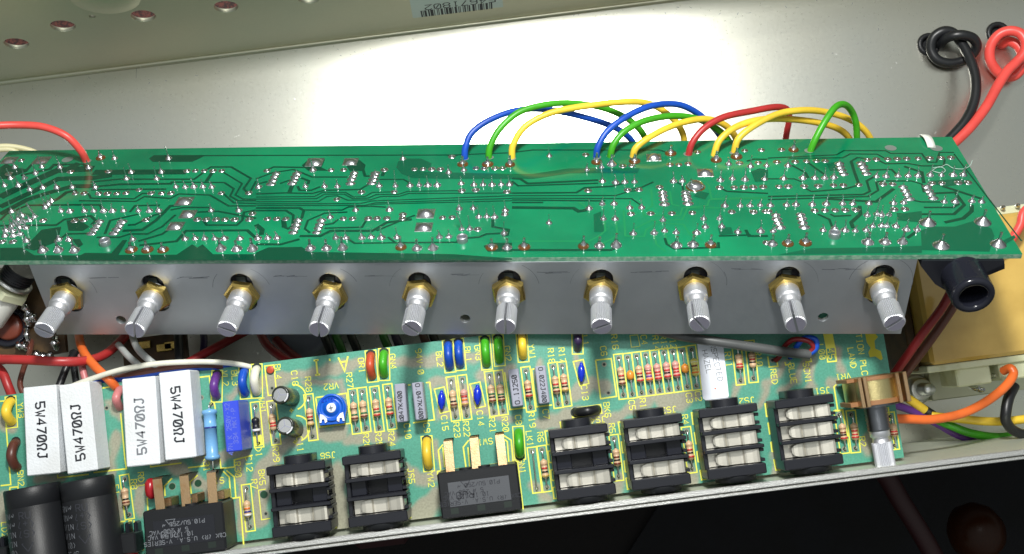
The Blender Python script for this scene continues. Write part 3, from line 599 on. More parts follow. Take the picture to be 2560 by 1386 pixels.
# ---- jack sockets
def jack(corners, springs, label):
    q = [np.array(fL(*p, 1.3)) for p in corners]; c = sum(q) / 4; T = Tr(c[0], c[1], 0)
    mb = MB(); m = 'black_plastic'
    mb.box((-.86, -1.03, 0), (.86, 1.03, .45), m, .02, T)
    mb.box((-.89, .79, .3), (.89, 1.05, 1.3), m, .03, T); mb.box((-.89, -1.05, .3), (.89, -.74, 1.3), m, .03, T)
    for y0, y1 in ((.26, .38), (-.29, -.18)): mb.box((-.87, y0, .4), (.93, y1, 1.27), m, .02, T)
    mb.box((-.89, -.8, .2), (-.76, .85, 1.02), m, .02, T)
    for y in (.70, .46, .19, -.08, -.36, -.66): mb.box((.80, y - .05, .25), (.93, y + .05, 1.12), m, .015, T)
    mb.lathe([(.44, 0), (.44, .23)], m, 24, T @ Tr(0, 1.05, .80) @ Matrix.Rotation(-PI / 2, 4, 'X')); mb.box((-.44, 1.05, .1), (.44, 1.28, .8), m, .02, T)
    mb.lathe([(.62, 0), (.62, .17), (.5, .17), (.5, -.1)], 'black_matt', 28, T @ Tr(.05, -1.05, .66) @ Matrix.Rotation(PI / 2, 4, 'X'))
    for i, (y0, y1) in enumerate(((.38, .79), (-.18, .26), (-.74, -.29))):
        if i not in springs:
            mb.box((-.76, y0, .4), (-.30, y1, .92), 'black_glossy', .02, T); mb.box((.34, y0, .4), (.80, y1, .92), 'black_glossy', .02, T)
    o = mb.build('jack_socket', LB, None, label)
    for i, (y0, y1) in enumerate(((.38, .79), (-.18, .26), (-.74, -.29))):
        if i not in springs: continue
        sp = MB(); y0 += .015; y1 -= .015
        sp.box((-.74, y0, .82), (.60, y1, .86), 'spring_nickel', .01, T); ym = (y0 + y1) / 2; hw = (y1 - y0) / 2 - .015
        prof = [(-.53, 1.02), (-.47, 1.05), (-.36, 1.07), (-.22, 1.07), (-.17, 1.055), (-.12, 1.00), (-.06, .985), (.24, .985), (.30, 1.00), (.35, 1.055), (.40, 1.075), (.58, 1.11), (.70, 1.15), (.77, 1.13), (.81, 1.05), (.82, .4)]
        Vv = []; Ff = []
        for k, (x, z) in enumerate(prof):
            ww = hw * (.35, .72, .92)[k] if k < 3 else hw
            Vv += [(x, ym - ww, z), (x, ym, z), (x, ym + ww, z), (x, ym + ww, z - .03), (x, ym - ww, z - .03)]
        for k in range(len(prof) - 1):
            a0 = 5 * k; b0 = 5 * k + 5
            for u in range(4): Ff.append([a0 + u, a0 + u + 1, b0 + u + 1, b0 + u][::-1])
        sp.add(Vv, Ff, 'spring_nickel', False, T); sp.build('contact_spring', o)
    return o
jack([(664, 1174), (812, 1155), (830, 1320), (681, 1344)], (0, 2), 'black jack socket below the JS6 marking, two springs')
jack([(855, 1148), (1000, 1128), (1020, 1297), (872, 1319)], (0, 2), 'black jack socket beside the JS5 marking, two springs')
jack([(1373, 1084), (1516, 1063), (1541, 1228), (1394, 1248)], (0, 2), 'black jack socket below the short black wire, two springs')
jack([(1560, 1057), (1704, 1037), (1728, 1204), (1581, 1224)], (0, 2), 'black jack socket below the JS3 marking, two springs')
jack([(1747, 1033), (1894, 1011), (1916, 1178), (1770, 1195)], (0, 1, 2), 'black jack socket below the white sticker, three springs')
jack([(1936, 1007), (2085, 988), (2109, 1156), (1963, 1174)], (0, 1, 2), 'black jack socket beside the metal potentiometer, three springs')

# ---- rocker switches
def switch(tl, tr, br, bl, terms, H, label, panel, ink, stubs=()):
    q = [np.array(fL(*p, H)) for p in (tl, tr, br, bl)]; c = sum(q) / 4; w = (np.linalg.norm(q[1] - q[0]) + np.linalg.norm(q[2] - q[3])) / 2; h = (np.linalg.norm(q[3] - q[0]) + np.linalg.norm(q[2] - q[1])) / 2
    T = Tr(c[0], c[1], 0); mb = MB(); mb.box((-w / 2, -h / 2, .02), (w / 2, h / 2, H), 'black_matt', .05, T)
    mb.box((-w / 2 + .03, -h / 2 + .02, H - .02), (w / 2 - .03, -h / 2 + .34, H + .03), 'black_matt', .02, T)
    for k in (-1, 0, 1): mb.box((k * w * .33 - .12, -h / 2 + .12, H + .01), (k * w * .33 + .12, -h / 2 + .3, H + .033), 'hole_dark', .002, T)
    for k in (-.35, .2): mb.lathe([(.2, 0), (.2, .06)], 'black_matt', 16, T @ Tr(k, h / 2, H - .25) @ Matrix.Rotation(-PI / 2, 4, 'X'))
    o = mb.build('rocker_switch', LB, None, label)
    pr = MB(); pr.box((-w * .38, -h * .27, H), (w * .38, h * .27, H + .012), panel, .004, T); z = H + .016
    for i, (t, x, y) in enumerate([('P10.5U/250 ~', -.06, .19), ('5 A 250 VAC', -.19, .04), ('10.1A 120 VAC', -.17, -.07), ('C&K (R) U.S.A. V-SERIES', -.0, -.2)]):
        pr.text(t, T @ Tr((x if i else .0) * w, -y * -h * .9 if 0 else y * h * .9, 0) @ Matrix.Diagonal((-1, -1, 1, 1)), .115, .02, ink, z)
    for (dx, kind) in ((.26, 'o'), (.14, 'RU')): pr.text(kind, T @ Tr(-dx * w if 0 else (-dx) * w, -.03 * h, 0) @ Matrix.Diagonal((-1, -1, 1, 1)), .2, .03, ink, z)
    pr.strip([(-.16 * w - .14, .27 * h), (-.16 * w + .14, .27 * h), (-.16 * w, .13 * h)], .02, ink, z, True, T)
    pr.build('rating_panel', o)
    for (x0, y0, x1, y1, wd) in terms:
        a = np.array(fL(x0, y0, 1.0)); e = np.array(fL(x1, y1, 1.12)); t = MB(); hw = wd / 160.
        V_ = []
        for (p, z) in ((a, .05), (a, .9), (a + (0, -.05), 1.0), (e, 1.12), (e + (0, -.02), 1.12)):
            V_ += [(p[0] - hw, p[1], z), (p[0] + hw, p[1], z), (p[0] + hw, p[1] - .0, z - .04), (p[0] - hw, p[1], z - .04)]
        Fx = []
        for k in range(4):
            for u in range(4): Fx.append([4 * k + u, 4 * k + (u + 1) % 4, 4 * k + 4 + (u + 1) % 4, 4 * k + 4 + u][::-1])
        t.add(V_, Fx, 'terminal_bronze'); t.build('terminal', o)
    for (x0, y0, x1, y1) in stubs:
        t = MB(); a = fL(x0, y0, .8); e = fL(x1, y1, .8); t.box((a[0], e[1], .1), (e[0], a[1], .82), 'terminal_bronze', .02); t.build('terminal_stub', o)
    return o
switch((1093, 1188), (1294, 1155), (1304, 1275), (1104, 1300), [(1119, 1099, 1127, 1186, 21), (1184, 1091, 1192, 1177, 21), (1248, 1083, 1258, 1170, 21)], 1.25, 'black rocker switch with grey rating panel between the jack sockets', 'grey_print_area', 'print_black')
switch((354, 1285), (556, 1250), (566, 1372), (368, 1405), [(392, 1194, 402, 1280, 22), (459, 1186, 467, 1271, 22), (527, 1178, 533, 1262, 22)], 1.25, 'black rocker switch with dark rating panel under white resistors', 'black_plastic', 'print_grey', [(410, 1246, 430, 1266), (477, 1236, 496, 1256), (543, 1228, 562, 1248)])
# ---- fuse covers (black cylinders lying on the board) and LED holder
for (x0, x1, yt, lab, fl) in [(14, 147, 1222, 'black cylindrical cover, the left one', 0), (154, 281, 1203, 'black cylindrical cover beside the F1 marking', 1)]:
    a = np.array(fL(x0, yt, .75)); e = np.array(fL(x1, yt - 12, .75)); xc = (a[0] + e[0]) / 2; r = (e[0] - a[0]) / 2; yt_ = (a[1] + e[1]) / 2
    zc = .75; LL = 3.4
    T = Tr(xc, yt_, zc) @ Matrix.Rotation(math.radians(3), 4, 'Z') @ Matrix.Rotation(PI / 2, 4, 'X')
    mb = MB(); mb.lathe([(r * .96, 0), (r, .05), (r, .55), (r * .985, .56), (r * .985, .58), (r, .59), (r, LL)], 'black_matt', 40, T); o = mb.build('fuse_cover', LB, None, lab)
    pr = MB()
    def cyl_text(t, along_, ang, h, ink, w=.018):
        u = h / 6.; ad = 5.6 * u; x = -(ad * len(t)) / 2
        for ch_ in t:
            for stt in GLY.get(ch_, '').split():
                pts = [(x + int(stt[i]) * u, int(stt[i + 1]) * u - h / 2) for i in range(0, len(stt) - 1, 2)]
                for (p, q_) in zip(pts[:-1], pts[1:]):
                    pp = np.array(p); qq = np.array(q_); d_ = _n(qq - pp) if np.linalg.norm(qq - pp) > 0 else np.array([1, 0]); nn = np.array([-d_[1], d_[0]]) * w / 2
                    Vt = []
                    for w_ in (pp + nn, qq + nn, qq - nn, pp - nn):
                        th = ang - w_[0] / r; Vt.append(((r + .006) * math.cos(th), (r + .006) * math.sin(th), along_ - w_[1]))
                    pr.add(Vt, [[0, 1, 2, 3]], ink, False, T)
            x += ad
    for k, t in enumerate(['250V~', '250V~', '30/1N', '50/1N', '1 (0)', '0.25/6']): cyl_text(t, .78 + k * .27, 2.35, .16, 'print_grey')
    for k, t in enumerate(['RU', '(+)', '(S)']): cyl_text(t, .80 + k * .27, PI / 2 - .1, .2, 'print_black', .03)
    for k in range(3):
        pass
    tri = [(-.17, 0), (.17, 0), (0, -.24), (-.17, 0)]
    for (p, q_) in zip(tri[:-1], tri[1:]):
        pp = np.array(p); qq = np.array(q_); d_ = _n(qq - pp); nn = np.array([-d_[1], d_[0]]) * .015; Vt = []
        for w_ in (pp + nn, qq + nn, qq - nn, pp - nn):
            th = PI / 2 - .05 - w_[0] / r; Vt.append(((r + .006) * math.cos(th), (r + .006) * math.sin(th), 1.62 - w_[1]))
        pr.add(Vt, [[0, 1, 2, 3]], 'print_black', False, T)
    pr.build('print', o, None, None, 'stuff')
for (x0, x1, y0, y1) in [(277, 341, 1339, 1383), (-40, 17, 1375, 1420)]:
    a = fL(x0, y0, .7); e = fL(x1, y1, .7); mb = MB(); mb.box((a[0], e[1], .0), (e[0], a[1], .7), 'black_matt', .04)
    for k in (0, 1, 2): mb.box((a[0] + .04 + k * .27, a[1] - .05, .0), (a[0] + .17 + k * .27, a[1] + .30, .4), 'black_plastic', .05)
    o = mb.build('lamp_holder', LB, None, 'black lamp holder with red lamp at the bottom edge' if x0 > 0 else None)
    t = MB(); t.lathe([(.28, 0), (.28, .5), (.2, .65), (0, .7)], 'red_plastic', 18, Tr((a[0] + e[0]) / 2, e[1] - .0, .36) @ Matrix.Rotation(PI / 2, 4, 'X')); t.build('red_lamp', o)
# ---- potentiometer lying on the board
c = fL(2184, 975, .95); a = fL(2113, 990, .95); e = fL(2256, 962, .95); r = (e[0] - a[0]) / 2 * .98; xc, yc = (a[0] + e[0]) / 2, c[1]
T = Tr(xc, yc, .78) @ Matrix.Rotation(math.radians(1), 4, 'Z') @ Matrix.Rotation(PI / 2, 4, 'X')       # local Z towards the front panel
mb = MB(); mb.lathe([(r * .96, -.32), (r * .96, .30)], 'brass_can', 40, T); p_o = mb.build('potentiometer', LB, None, 'metal potentiometer lying on the board with ribbed shaft')
for z0, z1 in ((-.42, -.31), (.28, .42)):
    t = MB(); t.lathe([(r, z0), (r, z1)], 'phenolic', 40, T); t.box((-r - .02, -.5, z0), (-r * .6, .55, z1), 'phenolic', .01, T); t.build('wafer', p_o)
for k in (-.70, -.52, .60, .86):
    t = MB(); t.box((k * r - .06, r * .3, -.44), (k * r + .06, r * 1.02, .46), 'terminal_bronze', .015, T); t.build('clip', p_o)
t = MB(); t.lathe([(r * .8, .42), (r * .8, .5)], 'dark_steel', 30, T); t.lathe([(.32 + (.0 if i % 2 else .03), .5 + i * .05) for i in range(16)], 'dark_steel', 24, T); t.build('bushing', p_o)
def knurl(T, z0, z1, m='aluminium', r=.3, slot_w=.075, ang=0., n=18, face='aluminium_face'):
    mb = MB(); pts = []
    for k in range(n * 2):
        aa = 2 * PI * k / (n * 2); pts.append(((r if k % 2 else r * .92) * math.cos(aa), (r if k % 2 else r * .92) * math.sin(aa)))
    A = T @ Matrix.Rotation(ang, 4, 'Z')
    for sgn in (1, -1):
        half = []
        yy = math.sqrt(r * r * .9 - slot_w ** 2 / 4)
        for k in range(n * 2 + 1):
            aa = -PI / 2 + PI * k / (n * 2 / 2 * 2); rad = r if k % 2 else r * .92; x = rad * math.cos(aa) * 1.0; y = rad * math.sin(aa)
            if x > slot_w / 2: half.append((x * sgn, y * sgn))
        half = [(slot_w / 2 * sgn, -yy * sgn)] + half + [(slot_w / 2 * sgn, yy * sgn)]
        nn = len(half); Vv = [(p[0], p[1], z0) for p in half] + [(p[0], p[1], z1 - .03) for p in half] + [(p[0] * .93, p[1] * .93, z1) for p in half]
        Fs = [[i, (i + 1) % nn, nn + (i + 1) % nn, nn + i] for i in range(nn)] + [[nn + i, nn + (i + 1) % nn, 2 * nn + (i + 1) % nn, 2 * nn + i] for i in range(nn)]
        mb.add(Vv, Fs, m, False, A); mb.add(Vv[2 * nn:], [list(range(nn))], face, False, A); mb.add(Vv[:nn], [list(range(nn))[::-1]], m, False, A)
    return mb
t = knurl(T, 1.60, 2.36, ang=PI / 2); t.lathe([(.30, 1.25), (.30, 1.42), (.24, 1.44), (.24, 1.52), (.27, 1.61)], 'aluminium', 24, T); t.build('shaft', p_o)

# ---- sticker
stk = MB(); pl = [fL(*p) for p in [(1742, 855), (1806, 847), (1822, 990), (1818, 996), (1763, 1001), (1757, 996)]]
stk.poly(pl, 'label_white', .014)
for (t, x, y, h) in (('INSPECTED', 1790, 900, .165), ('HAZEL', 1767, 905, .165)):
    c = fL(x, y); stk.text(t, Tr(c[0], c[1]) @ Matrix.Rotation(math.radians(4), 4, 'Z') @ Matrix([[0, 1, 0, 0], [-1, 0, 0, 0], [0, 0, 1, 0], [0, 0, 0, 1]]), h, .018, 'print_faded', .018)
stk.disc(fL(1788, 972), .025, 'band_orange', .018); stk.build('inspection_sticker', LB, None, 'white inspection sticker')
# ---- bare holes
for (v, x, y, r, m) in [('L4', 975, 620, .118, 'hole_green'), ('L4', 130, 475, .11, 'hole_green'), ('L2', 2210, 515, .10, 'hole_green')]:
    pads.disc(fL(*px(v, x, y)), r * 1.15, 'pad_tin', .003, 20); pads.disc(fL(*px(v, x, y)), r, m, .007, 20)
for (v, x, y) in [('L7', 1080, 470), ('L7', 1135, 835), ('L4', 1000, 865), ('L9', 980, 520), ('L9', 1195, 495), ('L3', 170, 690), ('L1', 1370, 720), ('L3', 1080, 570)]: pad(fL(*px(v, x, y)), .055)

# ================================================================== UPPER CIRCUIT BOARD (solder side up, leaning on the chassis)
UM = frame(U_O, U_X, U_Y, U_Z)
UB = thing('circuit_board', 'long green circuit board, solder side up, carrying ten potentiometers', 'circuit board', 'circuit boards in the chassis', UM)
UX0, UX1, UY1 = -18.75, 14.55, 6.98
b = MB(); b.box((UX0, 0, -.16), (UX1, UY1, -.006), 'board_edge', .01); b.poly([(UX0 + .02, .02), (UX1 - .02, .02), (UX1 - .02, UY1 - .02), (UX0 + .02, UY1 - .02)], 'mask_trace', -.163); b.build('board', UB)
b = MB(); b.poly([(UX0, 0.0), (UX1, 0.0), (UX1, UY1), (UX0, UY1)], 'mask_green', 0); b.build('solder_mask', UB)
tr = MB()
_zz = [0]
def tl(v, w, pts, m='mask_trace', z=.004):
    _zz[0] += 1; tr.strip([fU(*px(v, *p)) for p in pts], w, m, z + .00003 * _zz[0])
def tp(v, pts, m='mask_trace', z=.003):
    _zz[0] += 1; m = 'mask_trace_mid' if v in 'CD' else m; tr.poly([fU(*px(v, *p)) for p in pts], m, .004 + .00003 * _zz[0])
# left quarter
tp('A', [(1435, 105), (1480, 72), (1990, 70), (1850, 135), (1470, 135)]); tl('A', .08, [(1960, 76), (2464, 74)])
tl('A', .34, [(900, 236), (1800, 232)]); tl('A', .10, [(870, 330), (1140, 303), (1870, 303), (1955, 240)]); tl('A', .09, [(1985, 215), (2030, 185), (2225, 185), (2415, 295), (2345, 395), (2380, 430)])
tl('A', .13, [(2050, 228), (1985, 325)]); tl('A', .08, [(1640, 330), (2160, 335), (2250, 395), (2215, 465), (2290, 510), (2464, 510)]); tl('A', .07, [(2140, 230), (2330, 345), (2265, 455), (2340, 495), (2464, 495)])
tl('A', .07, [(2464, 320), (2410, 420)]); tl('A', .12, [(860, 380), (1150, 352), (1660, 346)]); tl('A', .10, [(880, 405), (1600, 398)]); tl('A', .08, [(850, 440), (875, 485), (1290, 492), (1370, 440), (1420, 440)])
tl('A', .08, [(760, 510), (1310, 516), (1390, 470), (1640, 488), (1720, 445), (2020, 455), (2200, 560), (2464, 560)]); tl('A', .07, [(2150, 440), (2250, 530), (2464, 536)])
tl('A', .40, [(0, 475), (300, 330), (560, 215), (900, 200)]); tl('A', .30, [(0, 570), (300, 430), (560, 300), (900, 290), (1080, 262)]); tl('A', .26, [(0, 640), (260, 500), (480, 430), (700, 370), (880, 370)])  # broad strips: traces, with the left end's dark reflection put into their colour
tl('A', .10, [(640, 160), (800, 158), (860, 195)]); tl('A', .14, [(200, 265), (480, 205), (520, 165), (640, 160)]); tl('A', .16, [(420, 560), (560, 490), (640, 430), (740, 410)]); tl('A', .3, [(660, 200), (760, 150)]); tp('A', [(60, 150), (130, 190), (250, 205), (330, 120), (320, 160), (260, 230), (60, 300), (0, 300), (0, 190)])
tl('A', .10, [(0, 700), (60, 640), (260, 555), (700, 550), (960, 550), (1000, 600)]); tl('A', .09, [(1250, 620), (1300, 558), (1540, 553)])
tl('A', .10, [(0, 750), (540, 745), (620, 690), (870, 655), (920, 700), (880, 740)]); tl('A', .09, [(1010, 830), (1060, 700), (1330, 640)]); tl('A', .10, [(1230, 745), (1300, 740), (1480, 650), (1600, 620)])
tl('A', .13, [(1180, 800), (1370, 790), (1500, 700), (1640, 560), (1740, 555)]); tl('A', .09, [(930, 862), (1150, 862), (1250, 830), (1420, 830), (1560, 760), (1690, 645)])
tp('A', [(640, 700), (760, 690), (860, 760), (800, 800), (660, 800)]); tp('A', [(400, 790), (590, 760), (560, 900), (330, 990), (230, 965)])
tp('A', [(0, 965), (210, 962), (330, 1035), (770, 1036), (820, 1012), (1070, 1016), (1180, 890), (1225, 888), (1140, 1032), (1700, 1030), (1850, 930), (1900, 960), (1950, 930), (2050, 1025), (2464, 1025), (2464, 1084), (0, 1084)])
tl('A', .11, [(1340, 940), (1700, 900), (1790, 800), (2380, 795), (2464, 870)]); tl('A', .10, [(1330, 900), (1560, 832), (1720, 720)]); tl('A', .09, [(1960, 700), (1990, 745), (2280, 745), (2330, 700), (2350, 620), (2464, 600)])
tl('A', .09, [(1640, 600), (1760, 575), (2030, 575)]); tl('A', .09, [(1900, 620), (2100, 612), (2464, 680)]); tp('A', [(700, 880), (770, 880), (800, 930), (760, 960), (720, 920)]); tl('A', .09, [(580, 880), (640, 830), (860, 825)])
# centre left
tl('B', .07, [(0, 74), (1890, 70), (2464, 48)]); tp('B', [(1820, 70), (1960, 68), (1890, 96)]); tl('B', .08, [(0, 300), (160, 240), (360, 210), (440, 240), (540, 282), (880, 282)]); tl('B', .09, [(105, 215), (170, 185), (480, 190)])
tp('B', [(440, 170), (500, 118), (665, 112), (630, 190), (700, 222), (500, 220)]); tp('B', [(870, 175), (940, 125), (1000, 120), (1055, 165), (1040, 225), (900, 222)]); tl('B', .10, [(1030, 210), (1050, 272), (1110, 275)]); tl('B', .12, [(1235, 225), (1215, 272)])
tp('B', [(1350, 190), (1370, 130), (1450, 105), (1590, 105), (1690, 150), (1680, 190), (1590, 215), (1590, 232), (2464, 252), (2464, 300), (1800, 300), (1500, 290), (1400, 250)], 'mask_trace_mid')
tl('B', .07, [(1170, 305), (1420, 305), (1480, 340)]); tl('B', .08, [(0, 352), (110, 325)]); tl('B', .08, [(230, 345), (330, 310)]); tl('B', .15, [(350, 360), (320, 435)]); tl('B', .10, [(435, 290), (510, 320), (500, 350)]); tl('B', .09, [(400, 370), (420, 410), (530, 410), (620, 375)])
tl('B', .08, [(0, 445), (270, 435), (540, 440), (660, 410), (860, 405), (1000, 402), (1080, 355), (1110, 340)])
for pl in ([(0, 475), (560, 470), (640, 430), (860, 430), (940, 475), (1050, 470), (1120, 430), (1300, 425)], [(0, 495), (580, 490), (660, 447), (850, 447), (930, 490), (1080, 485), (1160, 450), (1370, 450), (1460, 420), (1960, 413)],
           [(0, 520), (600, 518), (680, 470), (780, 462), (880, 505), (1100, 502), (1200, 470), (1380, 468), (1470, 440), (2464, 436)], [(0, 540), (1000, 538), (1120, 512), (2464, 462)], [(0, 557), (1050, 555), (1150, 530), (2464, 488)], [(1100, 545), (2464, 510)]): tl('B', .055, pl)
tl('B', .10, [(0, 580), (420, 580), (460, 605), (440, 680)]); tl('B', .08, [(460, 600), (830, 600), (890, 570), (1100, 562), (1250, 572)]); tl('B', .09, [(0, 605), (290, 605), (360, 650), (350, 750), (310, 780), (260, 760), (265, 700)]); tp('B', [(240, 695), (290, 700), (300, 760), (250, 770)])
tl('B', .08, [(520, 820), (470, 780), (500, 700), (660, 630), (880, 620)]); tl('B', .08, [(665, 740), (740, 730), (790, 690)]); tl('B', .08, [(660, 775), (1020, 765), (1060, 700)]); tl('B', .16, [(0, 740), (60, 790), (50, 840)])
tl('B', .12, [(420, 850), (620, 850), (720, 800), (1120, 800), (1260, 720), (1500, 690)]); tl('B', .08, [(1160, 800), (1400, 700), (1530, 650)]); tl('B', .11, [(0, 930), (240, 930), (420, 880)]); tl('B', .08, [(890, 880), (950, 920), (1340, 915), (1270, 860)]); tl('B', .08, [(1340, 915), (1950, 910)])
tp('B', [(0, 1010), (120, 960), (440, 955), (520, 1005), (1000, 1010), (1900, 1025), (2464, 1066), (2464, 1080), (0, 1084)]); tl('B', .10, [(2280, 690), (2280, 760), (2430, 790), (2420, 840), (2370, 850)]); tl('B', .09, [(2000, 872), (2150, 860), (2220, 830), (2350, 825)])
tp('B', [(2190, 945), (2260, 915), (2464, 915), (2464, 1000), (2230, 1000)])
# centre right
tl('C', .07, [(0, 46), (200, 22), (1420, 22), (1490, 45)]); tp('C', [(0, 252), (200, 252), (540, 200), (1230, 197), (1210, 245), (560, 245), (200, 300), (0, 300)]); tl('C', .11, [(0, 295), (80, 300), (150, 345), (830, 312)]); tl('C', .08, [(0, 322), (60, 367), (830, 342)])
for w, pl in ((.09, [(0, 437), (620, 432), (700, 385), (960, 372), (1080, 340)]), (.06, [(0, 462), (1000, 460), (1130, 420), (1225, 410)]), (.06, [(0, 485), (1150, 490), (1250, 560)]), (.08, [(0, 503), (900, 512)]), (.09, [(0, 527), (300, 527)]), (.15, [(0, 575), (590, 582), (640, 612), (720, 600)])): tl('C', w, pl)
tp('C', [(785, 642), (860, 612), (860, 700), (890, 760), (880, 810), (790, 812)]); LT = 'mask_trace_light'
for pl in ([(885, 690), (900, 800), (840, 850), (740, 900), (0, 900)], [(1000, 690), (1012, 840), (960, 880), (850, 930)], [(1075, 600), (1090, 850), (1270, 855), (1290, 790), (1400, 722), (1650, 740), (1710, 830), (1830, 890)], [(1180, 780), (1340, 702), (1640, 692), (1690, 580), (2050, 580)],
           [(1260, 600), (1270, 652), (1620, 652), (1640, 580), (1880, 558), (1900, 500), (2464, 488)], [(1520, 420), (1540, 545), (1610, 562)], [(1340, 400), (1350, 560), (1290, 600)], [(1890, 350), (1920, 490), (2464, 475)], [(1720, 310), (1860, 330), (1890, 360)], [(1370, 850), (1390, 930), (1480, 1000)], [(640, 525), (720, 577)], [(1470, 810), (1490, 910), (1560, 950)]): tl('C', .06, pl, LT)
for w, pl in ((.08, [(1470, 870), (1490, 930), (1560, 972), (1990, 960), (1985, 910)]), (.11, [(0, 985), (950, 985), (1040, 945)]), (.08, [(2000, 385), (2070, 420), (2464, 440)]), (.07, [(1560, 320), (1640, 360), (1650, 430)]), (.08, [(2260, 130), (2330, 110), (2464, 112)]), (.10, [(2250, 790), (2280, 850), (2464, 850)]), (.07, [(1100, 410), (1250, 380), (1360, 330)]), (.08, [(1990, 850), (2300, 840)])): tl('C', w, pl)
tp('C', [(2300, 230), (2380, 200), (2464, 210), (2464, 320), (2340, 330)]); tp('C', [(1980, 770), (2110, 765), (2130, 830), (2000, 840)]); tp('C', [(1750, 470), (1790, 410), (1900, 440), (1860, 500)])
# right quarter
for w, pl in ((.06, [(0, 100), (660, 68), (730, 28), (1130, 28), (1180, 55), (1480, 55), (1540, 140), (1620, 140), (1650, 45), (1790, 45)]), (.06, [(200, 102), (720, 97), (790, 60), (1050, 62), (1120, 100)]), (.07, [(800, 130), (860, 95), (930, 102)]), (.07, [(1060, 120), (1130, 155), (1340, 150), (1480, 175), (1690, 175), (1700, 112)]),
              (.10, [(800, 130), (830, 230), (870, 340)]), (.08, [(380, 140), (540, 255)]), (.08, [(230, 170), (360, 240), (390, 290)]), (.08, [(980, 215), (1190, 210), (1250, 270)]), (.11, [(1310, 180), (1480, 235), (1500, 340)]), (.11, [(1210, 395), (1040, 520), (560, 492)]), (.08, [(0, 470), (920, 450), (980, 420), (950, 320), (1010, 285), (1060, 290)]),
              (.07, [(0, 500), (860, 472), (960, 470), (1060, 410), (1040, 330), (1120, 320), (1380, 320), (1480, 350), (1500, 430)]), (.07, [(360, 392), (420, 422), (740, 397), (870, 360)]), (.07, [(600, 640), (640, 660), (800, 652)]), (.12, [(880, 560), (890, 640), (800, 720), (820, 775)]), (.07, [(1360, 500), (1480, 522), (1660, 522)]), (.08, [(1500, 575), (1780, 575), (1840, 540)]),
              (.10, [(1600, 440), (1800, 430), (1890, 550), (1790, 640), (1240, 640)]), (.11, [(1680, 370), (2050, 490)]), (.12, [(1960, 550), (1960, 610), (1880, 680), (1700, 720)]), (.06, [(0, 300), (250, 300), (330, 330)]), (.08, [(480, 640), (590, 690), (620, 770)]), (.10, [(1340, 870), (1440, 800)])): tl('D', w, pl)
tp('D', [(2250, 900), (2370, 840), (2385, 870), (2290, 925)]); tp('D', [(1480, 985), (1470, 800), (1560, 760), (1800, 760), (2000, 700), (2150, 780), (2180, 850), (2130, 1000)]); tp('D', [(560, 155), (640, 140), (680, 215), (600, 225)]); tp('D', [(1580, 345), (1700, 375), (1960, 340), (1850, 300), (1560, 320)])
tp('D', [(100, 1030), (420, 968), (900, 962), (1480, 945), (1480, 1012)]); tp('D', [(1240, 640), (1480, 610), (1480, 720), (1250, 700)]); tl('D', .05, [(1790, 60), (2440, 900)])
tr.build('copper_trace_and_shade', UB, None, None, 'stuff')

# ---- solder joints
def j_flat():
    m = MB(); m.lathe([(.125, .003), (.115, .018), (.075, .030), (.03, .022), (0, .018)], 'solder', 14, None, True, 0, False); m.lathe([(.03, .02), (.028, .05), (0, .055)], 'solder', 8, None, True, 0, False); return m
def j_pin(h=.18, r=.115, pr=.024, lean=.0, m0='solder', fl=False):
    m = MB()
    if fl: m.lathe([(r * 1.15, .004), (r * 1.1, .03), (r * .9, .05)], 'flux', 14, None, True, 0, False)
    m.lathe([(r, .003), (r * .96, .02), (r * .66, .05), (r * .36, .09), (pr * 1.5, .13), (pr, .16)], m0, 14, None, True, 0, False)
    m.tube([(0, 0, .1), (lean * .4, 0, .1 + h * .5), (lean, 0, .1 + h)], pr, m0, 8); return m
def j_big(r=.175, h=.2, m0='solder', fl=False):
    m = MB()
    if fl: m.lathe([(r * 1.1, .004), (r * 1.05, .04), (r * .7, .08)], 'flux', 16, None, True, 0, False)
    m.lathe([(r, .003), (r * .95, .03), (r * .6, .085), (r * .34, .15), (.05, .19)], m0, 18, None, True, 0, False); m.tube([(0, 0, .15), (.01, .01, .15 + h)], .042, m0, 8); return m
def j_sq():
    m = MB(); m.box((-.27, -.26, .0), (.27, .26, .012), 'solder_dull', .005); m.lathe([(.26, .012), (.22, .05), (.14, .10), (.06, .125), (0, .13)], 'solder', 18, Matrix.Diagonal((1, .85, 1, 1)), True, 0, False); return m
def j_dip():
    m = MB(); m.lathe([(.155, .003), (.145, .02), (.09, .045), (.05, .07), (0, .085)], 'solder', 14, Matrix.Diagonal((1.05, .78, 1, 1)), True, 0, False); m.tube([(0, 0, .05), (.0, 0, .14)], .022, 'solder', 6); return m
def j_blob():
    m = MB(); m.lathe([(.29, .003), (.27, .01), (.26, .03)], 'flux', 18, None, True, 0, False); m.lathe([(.25, .003), (.24, .09), (.18, .17), (.08, .215), (0, .22)], 'solder', 20, None, True, 0, False); m.tube([(-.14, 0, .1), (-.15, .0, .36)], .03, 'solder', 8); return m
JM = {'f': j_flat().mesh('flat_joint'), 'd': j_dip().mesh('dip_joint'), 's': j_sq().mesh('square_joint'), 'b': j_big().mesh('large_joint'), 'n': j_big(.17, .16, 'solder', True).mesh('fluxed_joint'),
      'B': j_big(.25, .24).mesh('broad_joint'), 'K': j_blob().mesh('blob_joint')}
JM['p'] = [j_pin(.12 + .05 * k, .11 + .006 * k, .022, (-.03, .0, .03, .015)[k]).mesh('pin_joint') for k in range(4)]
JM['l'] = [j_pin(.22 + .07 * k, .115, .02, (.0, .03, -.02)[k]).mesh('long_pin_joint') for k in range(3)]
JM['x'] = j_pin(.45, .10, .02, .02).mesh('longest_pin_joint'); JM['t'] = j_pin(.50, .11, .03, -.12).mesh('slanted_pin_joint')
